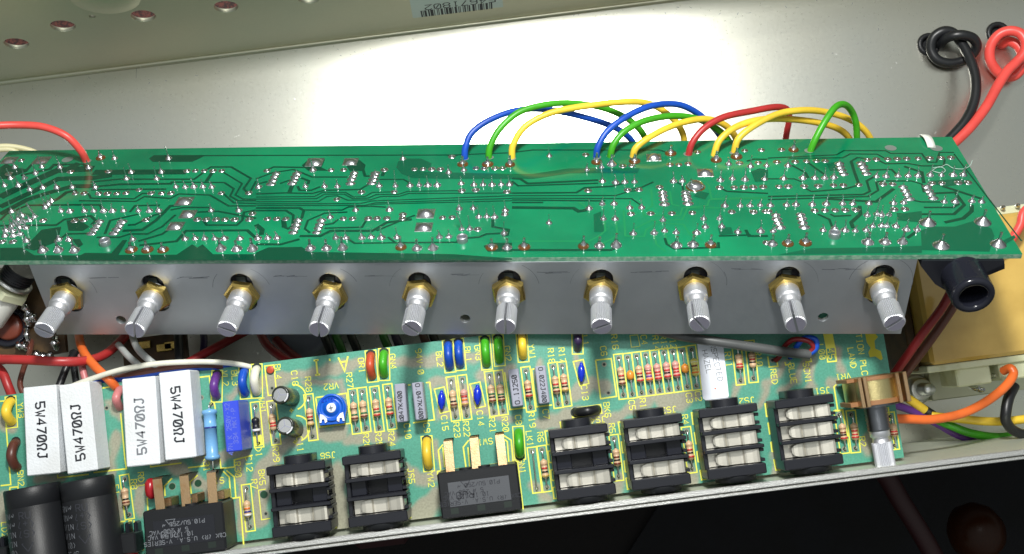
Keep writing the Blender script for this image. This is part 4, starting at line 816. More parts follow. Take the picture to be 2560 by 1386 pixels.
JT = {
 'A': {'s': [(90, 122), (400, 122), (1775, 515), (1810, 640), (1690, 755)], 'n': [(970, 100), (1265, 985), (1420, 985), (1570, 985)],
  'l': [(1105, 105), (1625, 105), (145, 190), (105, 295), (240, 295), (345, 250), (405, 185), (580, 190), (855, 192), (1265, 235), (1555, 235), (1220, 300), (1510, 300), (45, 365), (180, 365), (290, 405), (415, 385), (698, 385), (500, 510), (470, 545), (440, 575), (115, 615)],
  'f': [(205, 120), (85, 250), (680, 230), (1045, 228), (725, 440), (810, 440), (950, 440), (1035, 440), (1125, 440), (1215, 435), (1340, 405), (1455, 437), (1555, 437), (1645, 437), (2130, 437), (2395, 435), (1800, 222), (1880, 222), (1965, 222), (2050, 222), (2135, 222),
   (415, 700), (720, 703), (808, 697), (1405, 693), (1900, 690), (1985, 690), (2080, 690), (2165, 690), (2260, 690), (2430, 635), (2400, 690), (20, 905), (125, 905)],
  'p': [(548, 385), (920, 385), (1695, 378), (1785, 380), (1868, 378), (1955, 378), (2040, 380), (590, 610), (675, 612), (815, 610), (905, 610), (1000, 610), (1085, 608), (1190, 608), (1335, 610), (1440, 610), (1530, 608), (2035, 605), (2300, 605), (258, 895), (570, 885), (665, 885), (1280, 885), (1783, 878), (1880, 875), (1973, 878), (2068, 878), (2160, 875), (2310, 875),
   (215, 655), (175, 690), (290, 700), (140, 730), (225, 712), (110, 762), (190, 770), (60, 800), (125, 802), (50, 848), (130, 848)], 't': [(335, 665), (255, 775), (200, 835)],
  'd': [(960, 713), (935, 750), (910, 785), (880, 825), (1175, 713), (1150, 750), (1125, 785), (1095, 825)], 'b': [(415, 990), (565, 990), (720, 990), (2128, 975), (2280, 975), (2432, 975)]},
 'B': {'s': [(565, 140), (910, 135), (1635, 635), (1615, 765)], 'l': [(1415, 108), (1975, 345), (2145, 668), (2222, 665), (2297, 670), (2058, 785)], 'x': [(1343, 370)], 't': [(1980, 785)],
  'f': [(105, 220), (723, 215), (845, 213), (1235, 213), (1525, 208), (1608, 207), (1692, 207), (1775, 207), (1885, 87), (1015, 427), (1330, 425), (1980, 413), (2115, 407), (2415, 423), (778, 497), (2395, 640), (2118, 198), (2195, 200), (2300, 197), (2372, 197), (1795, 673), (1888, 670), (110, 685), (200, 685), (287, 685),
   (840, 683), (930, 682), (1080, 682), (1165, 680), (1260, 680), (1413, 642), (1410, 678), (2133, 785)],
  'p': [(550, 218), (25, 378), (478, 375), (660, 375), (785, 375), (1188, 370), (1483, 365), (1572, 365), (1655, 362), (1745, 362), (1855, 240), (2098, 358), (2185, 358), (2272, 358), (2360, 355), (2440, 355), (960, 600), (1285, 597), (1957, 590), (2092, 585), (2400, 605), (2000, 217), (715, 670), (20, 875), (115, 870), (205, 870), (770, 870), (868, 870), (1020, 870), (1110, 862), (1208, 868), (1360, 865), (1765, 862), (1857, 858), (2388, 825)],
  'd': [(195, 250), (180, 280), (163, 315), (145, 348), (395, 250), (380, 280), (365, 315), (348, 345), (945, 245), (935, 275), (920, 305), (910, 345), (1150, 245), (1140, 272), (1128, 307), (1115, 340), (405, 700), (390, 740), (378, 775), (358, 815), (630, 700), (615, 740), (600, 775), (585, 815)],
  'n': [(1990, 160), (2230, 160), (2445, 165), (1395, 960), (2268, 960)], 'b': [(525, 970), (680, 970), (835, 968), (1550, 970), (1705, 967), (2418, 960)]},
 'C': {'s': [(1365, 95), (1860, 242)], 'l': [(360, 80), (870, 323), (2120, 300), (357, 725), (880, 687), (993, 687), (1845, 685), (1998, 684), (1860, 763), (2018, 760), (1468, 800)], 'x': [(1452, 700)],
  'f': [(710, 67), (1065, 175), (1150, 172), (1785, 40), (2240, 28), (2400, 22), (1520, 163), (1605, 163), (1695, 155), (2190, 147), (2370, 143), (1420, 378), (733, 413), (1112, 407), (1222, 405), (1998, 385), (2138, 383), (2230, 381), (2322, 380), (2418, 377), (1145, 637), (1335, 633), (1538, 632), (1735, 627), (2115, 618), (2325, 618), (2440, 612), (2450, 915)],
  'p': [(860, 190), (720, 215), (2085, 160), (2295, 182), (2450, 175), (997, 337), (1085, 332), (1178, 330), (1555, 325), (1640, 322), (2005, 313), (2243, 308), (2430, 303), (868, 543), (982, 540), (742, 585), (1133, 578), (1248, 577), (2047, 560), (2195, 560), (2290, 558), (2388, 556), (1167, 828), (1367, 822), (1580, 818), (1777, 818), (2173, 812), (2393, 805)],
  'd': [(1450, 432), (1455, 465), (1460, 502), (1468, 545), (1672, 430), (1676, 465), (1685, 497), (1695, 537)], 'K': [(1765, 375)], 'n': [(815, 140), (1180, 130), (1527, 55), (1965, 120), (2160, 88), (118, 957), (688, 950), (1912, 938)], 'b': [(960, 160), (842, 945), (1003, 940), (1583, 940), (1743, 932)]},
 'D': {'n': [(245, 22), (190, 925), (360, 917)], 'f': [(130, 18), (465, 127), (85, 137), (262, 135), (372, 130), (550, 127), (955, 115), (1043, 112), (1152, 110), (1243, 107), (1335, 105), (1445, 103), (1557, 100), (1665, 97), (1760, 95), (105, 375), (195, 373), (348, 370), (482, 367), (630, 362), (725, 362), (875, 357), (1105, 350), (1200, 350), (1580, 342), (1675, 342), (1830, 337), (1925, 335),
   (5, 612), (450, 605), (547, 603), (647, 602), (743, 600), (845, 598), (1215, 593), (1318, 590)], 'l': [(952, 652), (1090, 652), (1090, 752), (1230, 757)], 'x': [(1045, 642), (1165, 648), (1005, 757), (1140, 757)],
  'p': [(190, 175), (335, 293), (448, 293), (543, 293), (632, 288), (150, 297), (1042, 278), (1135, 278), (1250, 273), (1348, 273), (1440, 272), (1560, 265), (1668, 265), (1780, 262), (1878, 262), (22, 555), (177, 553), (268, 550), (425, 548), (560, 543), (717, 540), (815, 540), (970, 537), (1205, 535), (1305, 530), (1695, 522), (1800, 522), (1960, 517), (2055, 520), (50, 805), (530, 795), (640, 778), (740, 795), (840, 800), (943, 793), (1330, 790), (1433, 792)],
  'd': [(685, 155), (695, 187), (710, 220), (730, 255), (895, 150), (912, 182), (930, 215), (948, 250), (1300, 380), (1320, 418), (1340, 455), (1365, 495), (1530, 378), (1548, 415), (1568, 450), (1590, 487), (75, 650), (85, 688), (100, 727), (120, 768), (315, 645), (325, 683), (335, 725), (350, 765)],
  'b': [(40, 925), (960, 910), (1127, 908), (1293, 908)], 'B': [(1537, 722), (2065, 717), (1665, 942), (2215, 930)]}}
NM = {'f': 'flat_joint', 'd': 'chip_joint'}
for v, kinds in JT.items():
    for k, pts in kinds.items():
        for i, p in enumerate(pts):
            c = fU(*px(v, *p)); me = JM[k]
            if isinstance(me, list): me = me[random.randrange(len(me))]
            sc = random.uniform(.92, 1.1)
            T = Tr(c[0], c[1], 0) @ Matrix.Rotation(random.uniform(-.5, .5) if k in 'fdsBKbn' and k != 's' and k != 'd' else random.choice((0, PI)) + random.uniform(-.3, .3) if k in 'pl' else 0, 4, 'Z') @ Matrix.Diagonal((sc, sc, random.uniform(.85, 1.2), 1))
            obj(NM.get(k, 'solder_joint'), me, UB, T)
# bare ovals round wire exits, plastic standoffs
ov = MB()
for (v, x, y, r) in [('A', 650, 115, .2), ('D', 1180, 3, .19), ('D', 1620, 5, .2), ('D', 395, 30, .16), ('C', 950, 80, .14), ('C', 1692, 62, .15), ('C', 818, 92, .14), ('B', 2010, 105, .14), ('B', 2250, 95, .14), ('C', 0, 105, .14), ('C', 1165, 85, .13), ('C', 1950, 65, .13), ('C', 2130, 50, .13), ('A', 840, 130, .15)]: ov.disc(fU(*px(v, x, y)), r, 'rim_tin', .0105, 18)
ov.build('wire_hole_rim', UB, None, None, 'stuff')
for (v, x, y) in [('A', 1018, 930), ('B', 1988, 900), ('D', 637, 856)]:
    c = fU(*px(v, x, y)); m_ = MB(); m_.lathe([(.17, 0), (.17, .17), (.155, .19), (.12, .19), (.105, .16), (.105, .02)], 'bracket_zinc', 20, Tr(*c)); m_.build('standoff', UB)

# ---- bracket
PB = Matrix([[1, 0, 0, 0], [0, 0, -1, 0], [0, 1, 0, 0], [0, 0, 0, 1]])     # sheet (x, y) -> board (x, z), sheet normal -> -Y
POT = [(165, 745, -.55), (383, 744, 1.35), (604, 741, -.45), (825, 741, 1.45), (1048, 738, -.75), (1272, 733, PI / 2), (1502, 732, .45), (1737, 725, -.9), (1967, 726, 1.85), (2203, 722, .75)]
PC = [fP(x, y, -.2) for x, y, a in POT]
holes = [slot((c[0] + .02, c[1] + .02), .72, 1.42) for c in PC]
for (x, y) in [(303, 800), (1163, 797), (2058, 793)]: holes.append(circ(fP(x, y, -.02), .165, 20))
me = holed('bracket', [(-14.85, -2.89), (11.66, -2.89), (11.66, -.16), (-14.85, -.16)], holes, .14, 'bracket_zinc', .006)
br = obj('bracket', me, UB, Matrix.Translation((0, -.02, 0)) @ PB)
b = MB(); b.box((-14.85, .0, -.30), (11.66, .9, -.17), 'bracket_zinc', .03); b.build('bracket_flange', UB)
mk = MB()
for i, c in enumerate(PC):
    T = PB @ Tr(0, 0, .0)
    for (a0, a1, rr) in ((.1, 1.1, 1.02), (2.3, 3.0, 1.02), (-.2, .5, 1.05)):
        if random.random() < .5:
            a0 += random.uniform(-.3, .3); mk.strip([(c[0] + rr * .9 * math.cos(t), c[1] + .08 + rr * .9 * math.sin(t)) for t in np.linspace(a0, a1, 12)], random.uniform(.008, .02), 'dark_mark', .0275, False, T)
    if i < 9:
        xm = (c[0] + PC[i + 1][0]) / 2
        for k in range(5):
            x0 = xm + random.uniform(-.6, .3); mk.strip([(x0, c[1] + .62 + random.uniform(-.03, .03)), (x0 + random.uniform(.2, .6), c[1] + .63 + random.uniform(-.03, .03))], random.uniform(.008, .03), 'dark_mark', .0275, False, T)
mk.build('scuff_mark', UB, None, None, 'stuff')
# ---- potentiometers: local Z of each runs out towards the viewer (board -Y)
for i, ((x, y, an), c) in enumerate(zip(POT, PC)):
    T = Matrix.Translation((c[0], -.02, c[1])) @ PB
    m_ = MB(); m_.box((-.5, -.62, -.95), (.5, .55, -.16), 'black_plastic', .03, T); m_.box((-.14, .30, -.17), (.14, .52, -.10), 'hole_dark', .01, T); m_.box((-.13, .28, -.17), (.13, .33, -.06), 'film_grey', .01, T)
    m_.lathe([(.35 - (.022 if k % 2 else 0), -.1 + .06 * k) for k in range(13)] + [(.33, .66), (.30, .70)], 'aluminium', 24, T); o = m_.build('potentiometer', UB)
    n_ = MB(); nz0 = .06; A = T @ Matrix.Rotation(random.uniform(0, 1), 4, 'Z')
    n_.lathe([(.545, nz0), (.545, .22), (.48, .265), (.36, .265)], 'brass', 6, A, False, 0, True); n_.build('hex_nut', o)
    s_ = knurl(T, 1.0, 1.80, r=.305, ang=an - PI / 2 + random.uniform(-.03, .03), slot_w=.07)
    s_.lathe([(.30, .66), (.295, .84), (.25, .90), (.245, .97), (.27, 1.01)], 'aluminium', 24, T); s_.build('shaft', o)
# ---- black jack bush under the right end of the board
c = fP(2434, 742, -1.12); T = Matrix.Translation((c[0], 0, c[1])) @ PB; jt = -.17 - c[1]
m_ = MB(); m_.prism([(-1.22, jt), (-1.22, .30), (-.70, -.35), (-.35, -.58), (.3, -.58), (.62, -.1), (.98, .10), (1.10, .36), (1.14, jt - .3), (1.06, jt)], -1.9, .06, 'black_plastic', T)
jo = m_.build('jack_socket', UB, None, 'black jack socket with threaded bush under the right end')
m_ = MB(); m_.lathe([(.6, .02)] + [(.60 - (.03 if k % 2 else 0), .1 + .075 * k) for k in range(13)] + [(.58, 1.10), (.54, 1.14), (.40, 1.14), (.37, 1.08), (.37, -.5)], 'black_glossy', 36, T @ Tr(0, .0, 0), True, 0, False); m_.lathe([(.37, .2), (0, .2)], 'hole_dark', 20, T, True, 0, False); m_.build('threaded_bush', jo)
# ---- cable tie and a stray fibre
a = fU(2330, 372); pts = []
for t in np.linspace(0, 1, 7):
    pts.append((a[0] - .06 * t, a[1] + .05 + (UY1 - a[1] + .02) * t * 1.0, .04 + .12 * math.sin(PI * min(1, t * .9))))
pts += [(a[0] - .1, UY1 + .10, .0), (a[0] - .1, UY1 + .12, -.25)]
m_ = MB(); V_ = []; Fx = []
for p in pts: V_ += [(p[0] - .13, p[1], p[2]), (p[0] + .13, p[1], p[2]), (p[0] + .13, p[1], p[2] - .03), (p[0] - .13, p[1], p[2] - .03)]
for k in range(len(pts) - 1):
    for u in range(4): Fx.append([4 * k + u, 4 * k + (u + 1) % 4, 4 * k + 4 + (u + 1) % 4, 4 * k + 4 + u])
m_.add(V_, Fx, 'nylon_white', True); o = m_.build('cable_tie', None, None); o.matrix_world = UM; setp(o, 'translucent white cable tie looped over the green board edge', 'cable tie')
P = []
for p in [(2331, 429), (2345, 421), (2358, 424), (2362, 432), (2350, 436), (2330, 430), (2333, 423), (2352, 421), (2366, 415), (2382, 424), (2408, 426), (2424, 418), (2430, 405)]:
    c = fU(*p); P.append((c[0], c[1], .05))
m_ = MB(); m_.tube(crom(P, 5), .010, 'lint', 5); o = m_.build('fibre'); o.matrix_world = UM; setp(o, 'pale curled fibre lying near the board\'s right edge', 'fibre')

# ================================================================== WIRES
def wp(*pts): return [atS(x, y, s) for (x, y, s) in pts]
def board_loop(name, m, pts, label, r=.115, back=2.4, group='jumper wires looping over the green board'):
    s0 = fUs(*pts[0]) ; n = len(pts); out = []
    for i, p in enumerate(pts):
        t = i / (n - 1); out.append(atS(p[0], p[1], s0 - .05 - .35 * math.sin(PI * min(1, t * 1.6)) * (t < .65) + back * t ** 1.5))
    pre = Vector(out[0]) - Vector(U_Z) * .3
    wire(name, [tuple(pre)] + [tuple(o) for o in out], r, m, label, group)
board_loop('wire', 'blue', [(1162, 395), (1164, 368), (1180, 332), (1225, 300), (1290, 277), (1360, 274), (1440, 288), (1520, 312), (1562, 335), (1585, 362), (1590, 400)], 'blue wire looping from leftmost of the soldered ends', back=2.6)
board_loop('wire', 'green', [(1222, 393), (1226, 365), (1250, 322), (1300, 280), (1370, 261), (1440, 259), (1510, 271), (1565, 295), (1600, 325), (1618, 360), (1622, 400)], 'green wire looping between the blue and long yellow wires', back=2.2)
board_loop('wire', 'yellow', [(1280, 393), (1284, 360), (1315, 315), (1380, 282), (1470, 265), (1570, 255), (1630, 262), (1680, 295), (1705, 330), (1712, 365), (1714, 400)], 'long yellow wire crossing over a green and a blue wire', back=2.0)
board_loop('wire', 'blue', [(1491, 392), (1496, 365), (1520, 327), (1570, 290), (1630, 265), (1690, 261), (1735, 278), (1775, 310), (1800, 340), (1815, 375)], 'blue wire arching highest in the middle group', back=2.2)
board_loop('wire', 'green', [(1526, 390), (1535, 360), (1565, 326), (1620, 300), (1690, 290), (1750, 300), (1795, 325), (1820, 350), (1835, 385)], 'green wire running under the middle yellow arch', back=2.2)
board_loop('wire', 'yellow', [(1583, 390), (1592, 368), (1630, 340), (1690, 312), (1760, 298), (1810, 312), (1838, 342), (1852, 385)], 'short yellow wire beginning left of the dark red one', back=2.0)
board_loop('wire', 'red', [(1722, 385), (1732, 355), (1762, 320), (1810, 293), (1880, 278), (1940, 268), (1968, 275), (1972, 300), (1966, 335), (1960, 375)], 'dark red wire bent squarely above the board edge', back=2.0)
board_loop('wire', 'yellow', [(1786, 386), (1800, 350), (1840, 318), (1900, 300), (1970, 298), (2050, 308), (2100, 325), (2125, 350), (2135, 385)], 'low yellow wire behind the highest yellow arch', back=2.6)
board_loop('wire', 'yellow', [(1836, 378), (1848, 345), (1890, 312), (1950, 284), (2020, 276), (2080, 284), (2130, 302), (2165, 330), (2185, 365)], 'yellow wire ending furthest right, passing under green loop', back=2.0)
board_loop('wire', 'green', [(2027, 376), (2040, 345), (2065, 300), (2090, 267), (2112, 262), (2130, 280), (2140, 310), (2142, 345), (2143, 380)], 'bright green wire in a narrow hairpin loop', back=1.6)
board_loop('wire', 'coral', [(215, 402), (200, 375), (165, 340), (110, 318), (50, 313), (-20, 316), (-90, 330)], 'coral red wire curving in from the left frame edge', r=.13, back=-1.5)
for pl, lab in (([(-20, 368), (20, 366), (60, 372), (95, 385), (120, 410)], 'cream wire behind the board corner, upper of two'), ([(-20, 376), (20, 374), (40, 380), (60, 395)], 'cream wire behind the board corner, lower of two')):
    wire('wire', [atS(x, y, 37.6 + .004 * x) for x, y in pl], .10, 'cream', lab, 'cream wires behind the board corner')
def floor_wire(pts, v, r, m, label, group=None, grp=None):
    P = []
    for (x, y, h) in pts: q = px(v, x, y); P.append(hitZ(q[0], q[1], ZF + h))
    return wire('wire', P, r, m, label, group, n=10, seg=14)
floor_wire([(320, 345, -.2), (330, 335, .15), (375, 285, .55), (450, 255, .85), (540, 248, .95), (630, 280, .85), (662, 350, .65), (620, 425, .42), (520, 490, .28), (400, 505, .25), (300, 470, .25), (245, 380, .28), (265, 275, .42), (350, 215, .55), (440, 225, .55), (510, 300, .55), (570, 400, .72), (625, 530, .95), (655, 680, 1.15), (640, 850, 1.3), (560, 1030, 1.4), (420, 1190, 1.4), (330, 1270, 1.4)], 'K', .185, 'black', 'thick black wire knotted at its grommet', 'knotted supply wires')
floor_wire([(850, 300, -.2), (890, 330, .1), (960, 305, .35), (1040, 350, .5), (1080, 440, .55), (1075, 540, .5), (1010, 620, .4), (920, 625, .32), (840, 570, .35), (785, 470, .45), (790, 350, .6), (860, 250, .8), (960, 210, .95), (1060, 235, 1.05), (1110, 320, 1.1), (1090, 420, 1.1), (1020, 500, 1.05), (940, 580, 1.1), (850, 720, 1.2), (750, 900, 1.35), (620, 1070, 1.5), (480, 1210, 1.5), (350, 1310, 1.5)], 'K', .185, 'coral', 'thick red wire knotted at its grommet', 'knotted supply wires')
# ---- stubs looping through the lower board
def stub(m, hx, hy, ex, ey, label, r=.135, name='wire', rect=True, dip=.22):
    a = np.array(fL(hx, hy)); e = np.array(fL(ex, ey)); d = _n(e - a); L = np.linalg.norm(e - a); Z = ZL
    P = [(*(a - d * .02), Z - .4), (*(a + d * .03), Z + .02), (*(a + d * .12), Z + .2), (*(a + d * L * .5), Z + .06 + dip + .06), (*(e - d * .13), Z + .2), (*(e - d * .01), Z + .0)]
    setp(wire(name, P, r, m, label, 'coloured wires looped through the teal board', n=7, seg=12))
    return a, e, d
for args in [('yellow', 27, 1003, 30, 1056, 'fat yellow wire loop beside the left white resistor', .15), ('brown', 40, 1106, 43, 1170, 'dark brown wire loop beside the left white resistor', .15), ('purple', 543, 938, 542, 992, 'violet wire loop above the light blue resistor'),
             ('blue', 611, 928, 614, 984, 'blue wire loop beside a white wire loop'), ('white', 642, 922, 643, 982, 'white wire loop beside a blue wire loop'), ('rust', 927, 888, 931, 942, 'orange wire loop beside the OR1 marking'),
             ('green', 960, 883, 961, 938, 'green wire loop between orange wire and GN4 marking'), ('blue', 1120, 862, 1125, 918, 'blue wire loop beside the BL2 marking'), ('blue', 1146, 858, 1151, 913, 'blue wire loop right of another blue loop'),
             ('green', 1212, 852, 1217, 911, 'green wire loop left of another green loop'), ('green', 1245, 848, 1249, 902, 'green wire loop between green and yellow loops'), ('yellow', 1304, 840, 1308, 892, 'yellow wire loop half in the bracket shadow'),
             ('mauve', 1443, 832, 1444, 872, 'dark violet wire loop in the bracket shadow'), ('yellow', 1067, 1102, 1072, 1165, 'yellow wire loop beside the YW2 marking', .145), ('green', 1300, 1138, 1296, 1080, 'bright green wire loop beside the GN1 marking', .145),
             ('black', 1440, 1031, 1494, 1024, 'short black wire loop beside the BK6 marking', .145)]:
    a, e, d = stub(*args); n = np.array([-d[1], d[0]]) * .17; a0 = a - d * .14; e0 = e + d * .17
    if args[0] not in ('black', 'brown'): 
        silk.strip([a0 + n, e0 + n, e0 - n, a0 - n], .035, 'silk_yellow', sz(), True)
    pads.disc(a - d * .02, .155, 'hole_dark', .0095, 16)
a = fL(676, 927); pads.disc(a, .135, 'hole_dark', .0095, 18); m_ = MB(); m_.lathe([(.12, -.3), (.12, .012), (.10, .02), (0, .02)], 'wire_rust', 16, Tr(a[0], a[1] + .03, ZL)); setp(m_.build('wire'), 'orange red wire end filling the BL4 hole', 'wire', 'coloured wires looped through the teal board')
q = [fL(*px('L3', *p)) for p in [(985, 285), (1100, 272), (1140, 650), (1030, 665)]]; silk.strip(q, .04, 'silk_yellow', sz(), True)
q = [fL(*px('L4', *p)) for p in [(1000, 550), (905, 565), (945, 945), (1055, 925)]]; silk.strip(q, .03, 'silk_yellow', sz())
# red dipped capacitor beside the switch, pink wire end between the white resistors
c = fL(378, 1222, .3); m_ = MB(); m_.lathe([(0, -.33), (.14, -.30), (.24, -.18), (.26, 0), (.24, .18), (.14, .30), (0, .33)], 'red_plastic', 18, Tr(c[0], c[1], .28) @ Matrix.Rotation(PI / 2, 4, 'X') @ Matrix.Diagonal((.75, 1, 1, 1)), True, 0, False); m_.build('bead_capacitor', LB, None, 'dark red dipped capacitor behind a bronze terminal')
stub('pink', 302, 972, 300, 1020, 'pink wire loop tucked behind the third white resistor', .13)
pads.build('solder_pad', LB, None, None, 'stuff'); silk.build('silkscreen', LB, None, None, 'stuff')

def zw(pts, r, m, label, group=None, cat='wire'):
    return wire('wire', [hitZ(x, y, z) for (x, y, z) in pts], r, m, label, group, cat, None, 8, 12)
GW = 'wires in the dark gap under the bracket'
zw([(-30, 898, 6.6), (60, 900, 6.7), (140, 904, 6.8), (210, 903, 6.3), (260, 888, 5.4), (300, 855, 4.5), (340, 810, 3.6)], .15, 'red', 'thick red wire running level at the left edge', GW)
zw([(-20, 905, 6.0), (5, 930, 6.2), (20, 965, 6.3), (34, 1000, 6.2)], .14, 'red', 'red wire dropping behind the board\'s left corner', GW)
zw([(200, 780, 3.0), (197, 835, 4.2), (208, 878, 5.6), (236, 915, 6.5), (275, 952, 6.7), (300, 980, 6.2)], .14, 'orange', 'orange wire curving down behind white resistors', GW)
zw([(322, 790, 3.6), (330, 835, 4.8), (343, 870, 6.0), (372, 900, 6.7), (400, 920, 6.5)], .11, 'silver', 'pale grey wire dropping under the second knob', GW)
zw([(296, 862, 5.2), (320, 890, 5.8), (348, 915, 6.2), (370, 935, 6.0)], .11, 'silver', 'short slack grey wire left of the pale one under the bracket', GW)
zw([(100, 1000, 6.3), (170, 970, 6.6), (230, 947, 6.9), (310, 923, 7.0), (400, 909, 7.0), (500, 905, 6.95), (580, 909, 6.8), (640, 922, 6.3), (680, 940, 5.8)], .085, 'white', 'long off-white wire arching along the board\'s top edge', GW)
zw([(280, 950, 6.4), (360, 930, 6.55), (440, 916, 6.6), (510, 912, 6.6), (560, 918, 6.4), (620, 935, 6.0)], .11, 'brown', 'brown wire between white and blue wires', GW)
zw([(230, 962, 6.3), (300, 948, 6.45), (370, 935, 6.5), (440, 924, 6.5), (520, 918, 6.5), (590, 918, 6.3), (650, 930, 6.0)], .11, 'blue', 'blue wire lying along the board\'s top edge', GW)
zw([(203, 890, 5.6), (206, 920, 6.0), (216, 960, 6.1)], .11, 'pink', 'pink wire end left of the orange wire', GW)
zw([(188, 880, 5.4), (168, 915, 5.8), (148, 965, 6.0)], .12, 'black', 'black wire slanting left above the white resistors', GW)
zw([(182, 880, 5.2), (185, 920, 5.6), (192, 965, 5.9)], .11, 'black', 'black wire hanging straight beside a pink wire', GW)
zw([(80, 850, 4.5), (74, 880, 5.0), (58, 925, 5.6), (50, 960, 5.9), (58, 985, 6.0)], .09, 'brown', 'brown wire passing below the red wire at left', GW)
zw([(640, 815, 3.6), (575, 850, 4.2), (510, 885, 4.8), (440, 925, 5.4)], .15, 'dred', 'dark red wire slanting under the third knob', GW)
zw([(645, 820, 3.0), (665, 860, 3.6), (700, 890, 4.2), (760, 925, 4.8)], .15, 'dred', 'dark red wire curving below the grey can', GW)
zw([(690, 850, 3.0), (720, 880, 3.4), (760, 910, 4.0)], .16, 'dred', 'short dark red wire beside the grey can', GW)
zw([(444, 810, 4.0), (446, 860, 4.6), (450, 930, 5.2)], .14, 'black', 'black wire hanging below the second slot', GW)
zw([(505, 815, 3.6), (510, 860, 4.2), (500, 930, 4.6)], .12, 'mauve', 'dark violet wire behind the red wire', GW)
for i, (x, m, lab) in enumerate([(812, 'black', 'black wire below the fourth knob'), (842, 'dgreen', 'dark green wire below the fourth knob'), (880, 'black', 'second black wire left of the orange loop'), (960, 'dgreen', 'dark green wire above the orange loop'), (990, 'mauve', 'dark blue wire above the 94V-0 marking'), (1060, 'brown', 'dark brown wire above the BL2 marking'), (1085, 'black', 'dark wire close to the fifth knob')]):
    zw([(x - 10, 810, 2.6), (x, 845, 3.2), (x + 14, 880, 3.6), (x + 20, 920, 3.8)], .15, m, lab, GW)
m_ = MB(); c = hitZ(745, 812, 2.8); m_.lathe([(1.25, -2), (1.25, -.1), (1.2, 0), (1.0, 0), (.95, -.06), (0, -.06)], 'film_grey', 36, Tr(*c)); setp(m_.build('capacitor_can'), 'dark grey round can under the fourth knob', 'capacitor')
# valve socket board, left
vs = thing('valve_socket', 'brown board with round dark brown socket and soldered lugs', 'valve socket', None, Tr(*hitZ(60, 830, 4.6)))
o = hitZ(60, 830, 4.6)
def vl(x, y, z=4.6): q = hitZ(x, y, z); return (q[0] - o[0], q[1] - o[1], z - 4.6)
m_ = MB(); m_.prism([vl(-120, 700)[:2], vl(150, 700)[:2], vl(165, 880)[:2], vl(-120, 935)[:2]], -.2, 0, 'mdf_brown'); m_.build('board', vs)
cc = vl(24, 818); m_ = MB(); m_.lathe([(.68, 0), (.68, .12), (.62, .16), (.5, .12), (.47, .02)], 'black_glossy', 28, Tr(cc[0], cc[1])); m_.build('ring', vs)
m_ = MB(); m_.lathe([(.46, 0), (.44, .14), (.38, .18), (0, .19)], 'band_brown', 24, Tr(cc[0], cc[1])); m_.build('plug', vs)
for (x, y, dx, dy) in [(55, 742, 14, 16), (66, 772, 12, 10), (72, 800, 6, 16), (70, 838, 6, 20), (64, 868, 12, 8), (85, 795, 8, 10), (50, 866, 8, 8), (110, 893, 8, 6), (128, 890, 7, 6), (95, 888, 10, 6), (140, 860, 5, 16)]:
    a = vl(x - dx / 2, y - dy, 4.7); e = vl(x + dx / 2, y + dy, 4.8); k = random.uniform(.8, 1.3)
    m_ = MB(); P = [a, ((a[0] + e[0]) / 2 + .05, (a[1] + e[1]) / 2, .35), e]; m_.tube(crom(P, 5), .07, 'solder', 9, [.05 * k, .09 * k, .12 * k, .08 * k, .1 * k, .13 * k, .1 * k, .07 * k, .1 * k, .07 * k, .04 * k]); m_.build('solder_lug', vs)
# pale jack nut at the left edge
a = hitZ(-7, 761, 5.6); e = hitZ(53, 676, 6.0); T = along(a, e); m_ = MB(); m_.lathe([(.55, -.6), (.55, .72)], 'nylon_white', 24, T); m_.lathe([(.72, .55), (.72, .78), (.66, .82), (.5, .82)], 'nylon', 6, T, False); m_.lathe([(.62, .95), (.62, 1.05), (.45, 1.05)], 'bare_steel', 20, T)
for k in range(5): m_.lathe([(.5, 1.1 + .09 * k), (.52, 1.14 + .09 * k), (.5, 1.18 + .09 * k)], 'black_plastic', 20, T)
setp(m_.build('jack_nut'), 'pale plastic jack with hexagonal nut at left edge', 'jack')
m_ = MB()
for (x, y) in [(357, 862), (410, 868), (430, 862)]: q = hitZ(x, y, 4.2); m_.box((q[0] - .28, q[1] - .14, 4.1), (q[0] + .25, q[1] + .12, 4.18), 'brass', .02)
q = hitZ(395, 868, 4.0); m_.box((q[0] - 1.2, q[1] - .5, 3.85), (q[0] + 1., q[1] + .4, 4.05), 'mdf_brown', .02); setp(m_.build('tag_strip'), 'brown tag strip with brass tabs in the dark gap', 'tag strip')
# ---- grey screened cable at the right
gc = wire('cable', [hitZ(x, y, z) for x, y, z in [(1640, 826, 6.85), (1720, 844, 7.0), (1800, 856, 7.1), (1880, 868, 7.1), (1960, 880, 7.05), (2024, 887, 6.95)]], .155, 'grey', 'grey screened cable reaching from the bracket to the SCN1 marking', None, 'cable')
m_ = MB(); m_.tube(crom([hitZ(x, y, z) for x, y, z in [(2018, 886, 6.95), (2034, 870, 7.05), (2020, 853, 7.1), (1985, 849, 7.0), (1962, 866, 6.8), (1950, 890, 6.7), (1938, 902, 6.55)]], 7), .08, 'wire_dred', 10); m_.build('core', gc)
m_ = MB(); m_.tube(crom([hitZ(x, y, z) for x, y, z in [(2020, 888, 6.95), (2040, 872, 7.05), (2038, 848, 7.1), (2010, 846, 7.0), (1990, 870, 6.8), (1975, 895, 6.55)]], 7), .085, 'wire_blue', 10); m_.build('core', gc)
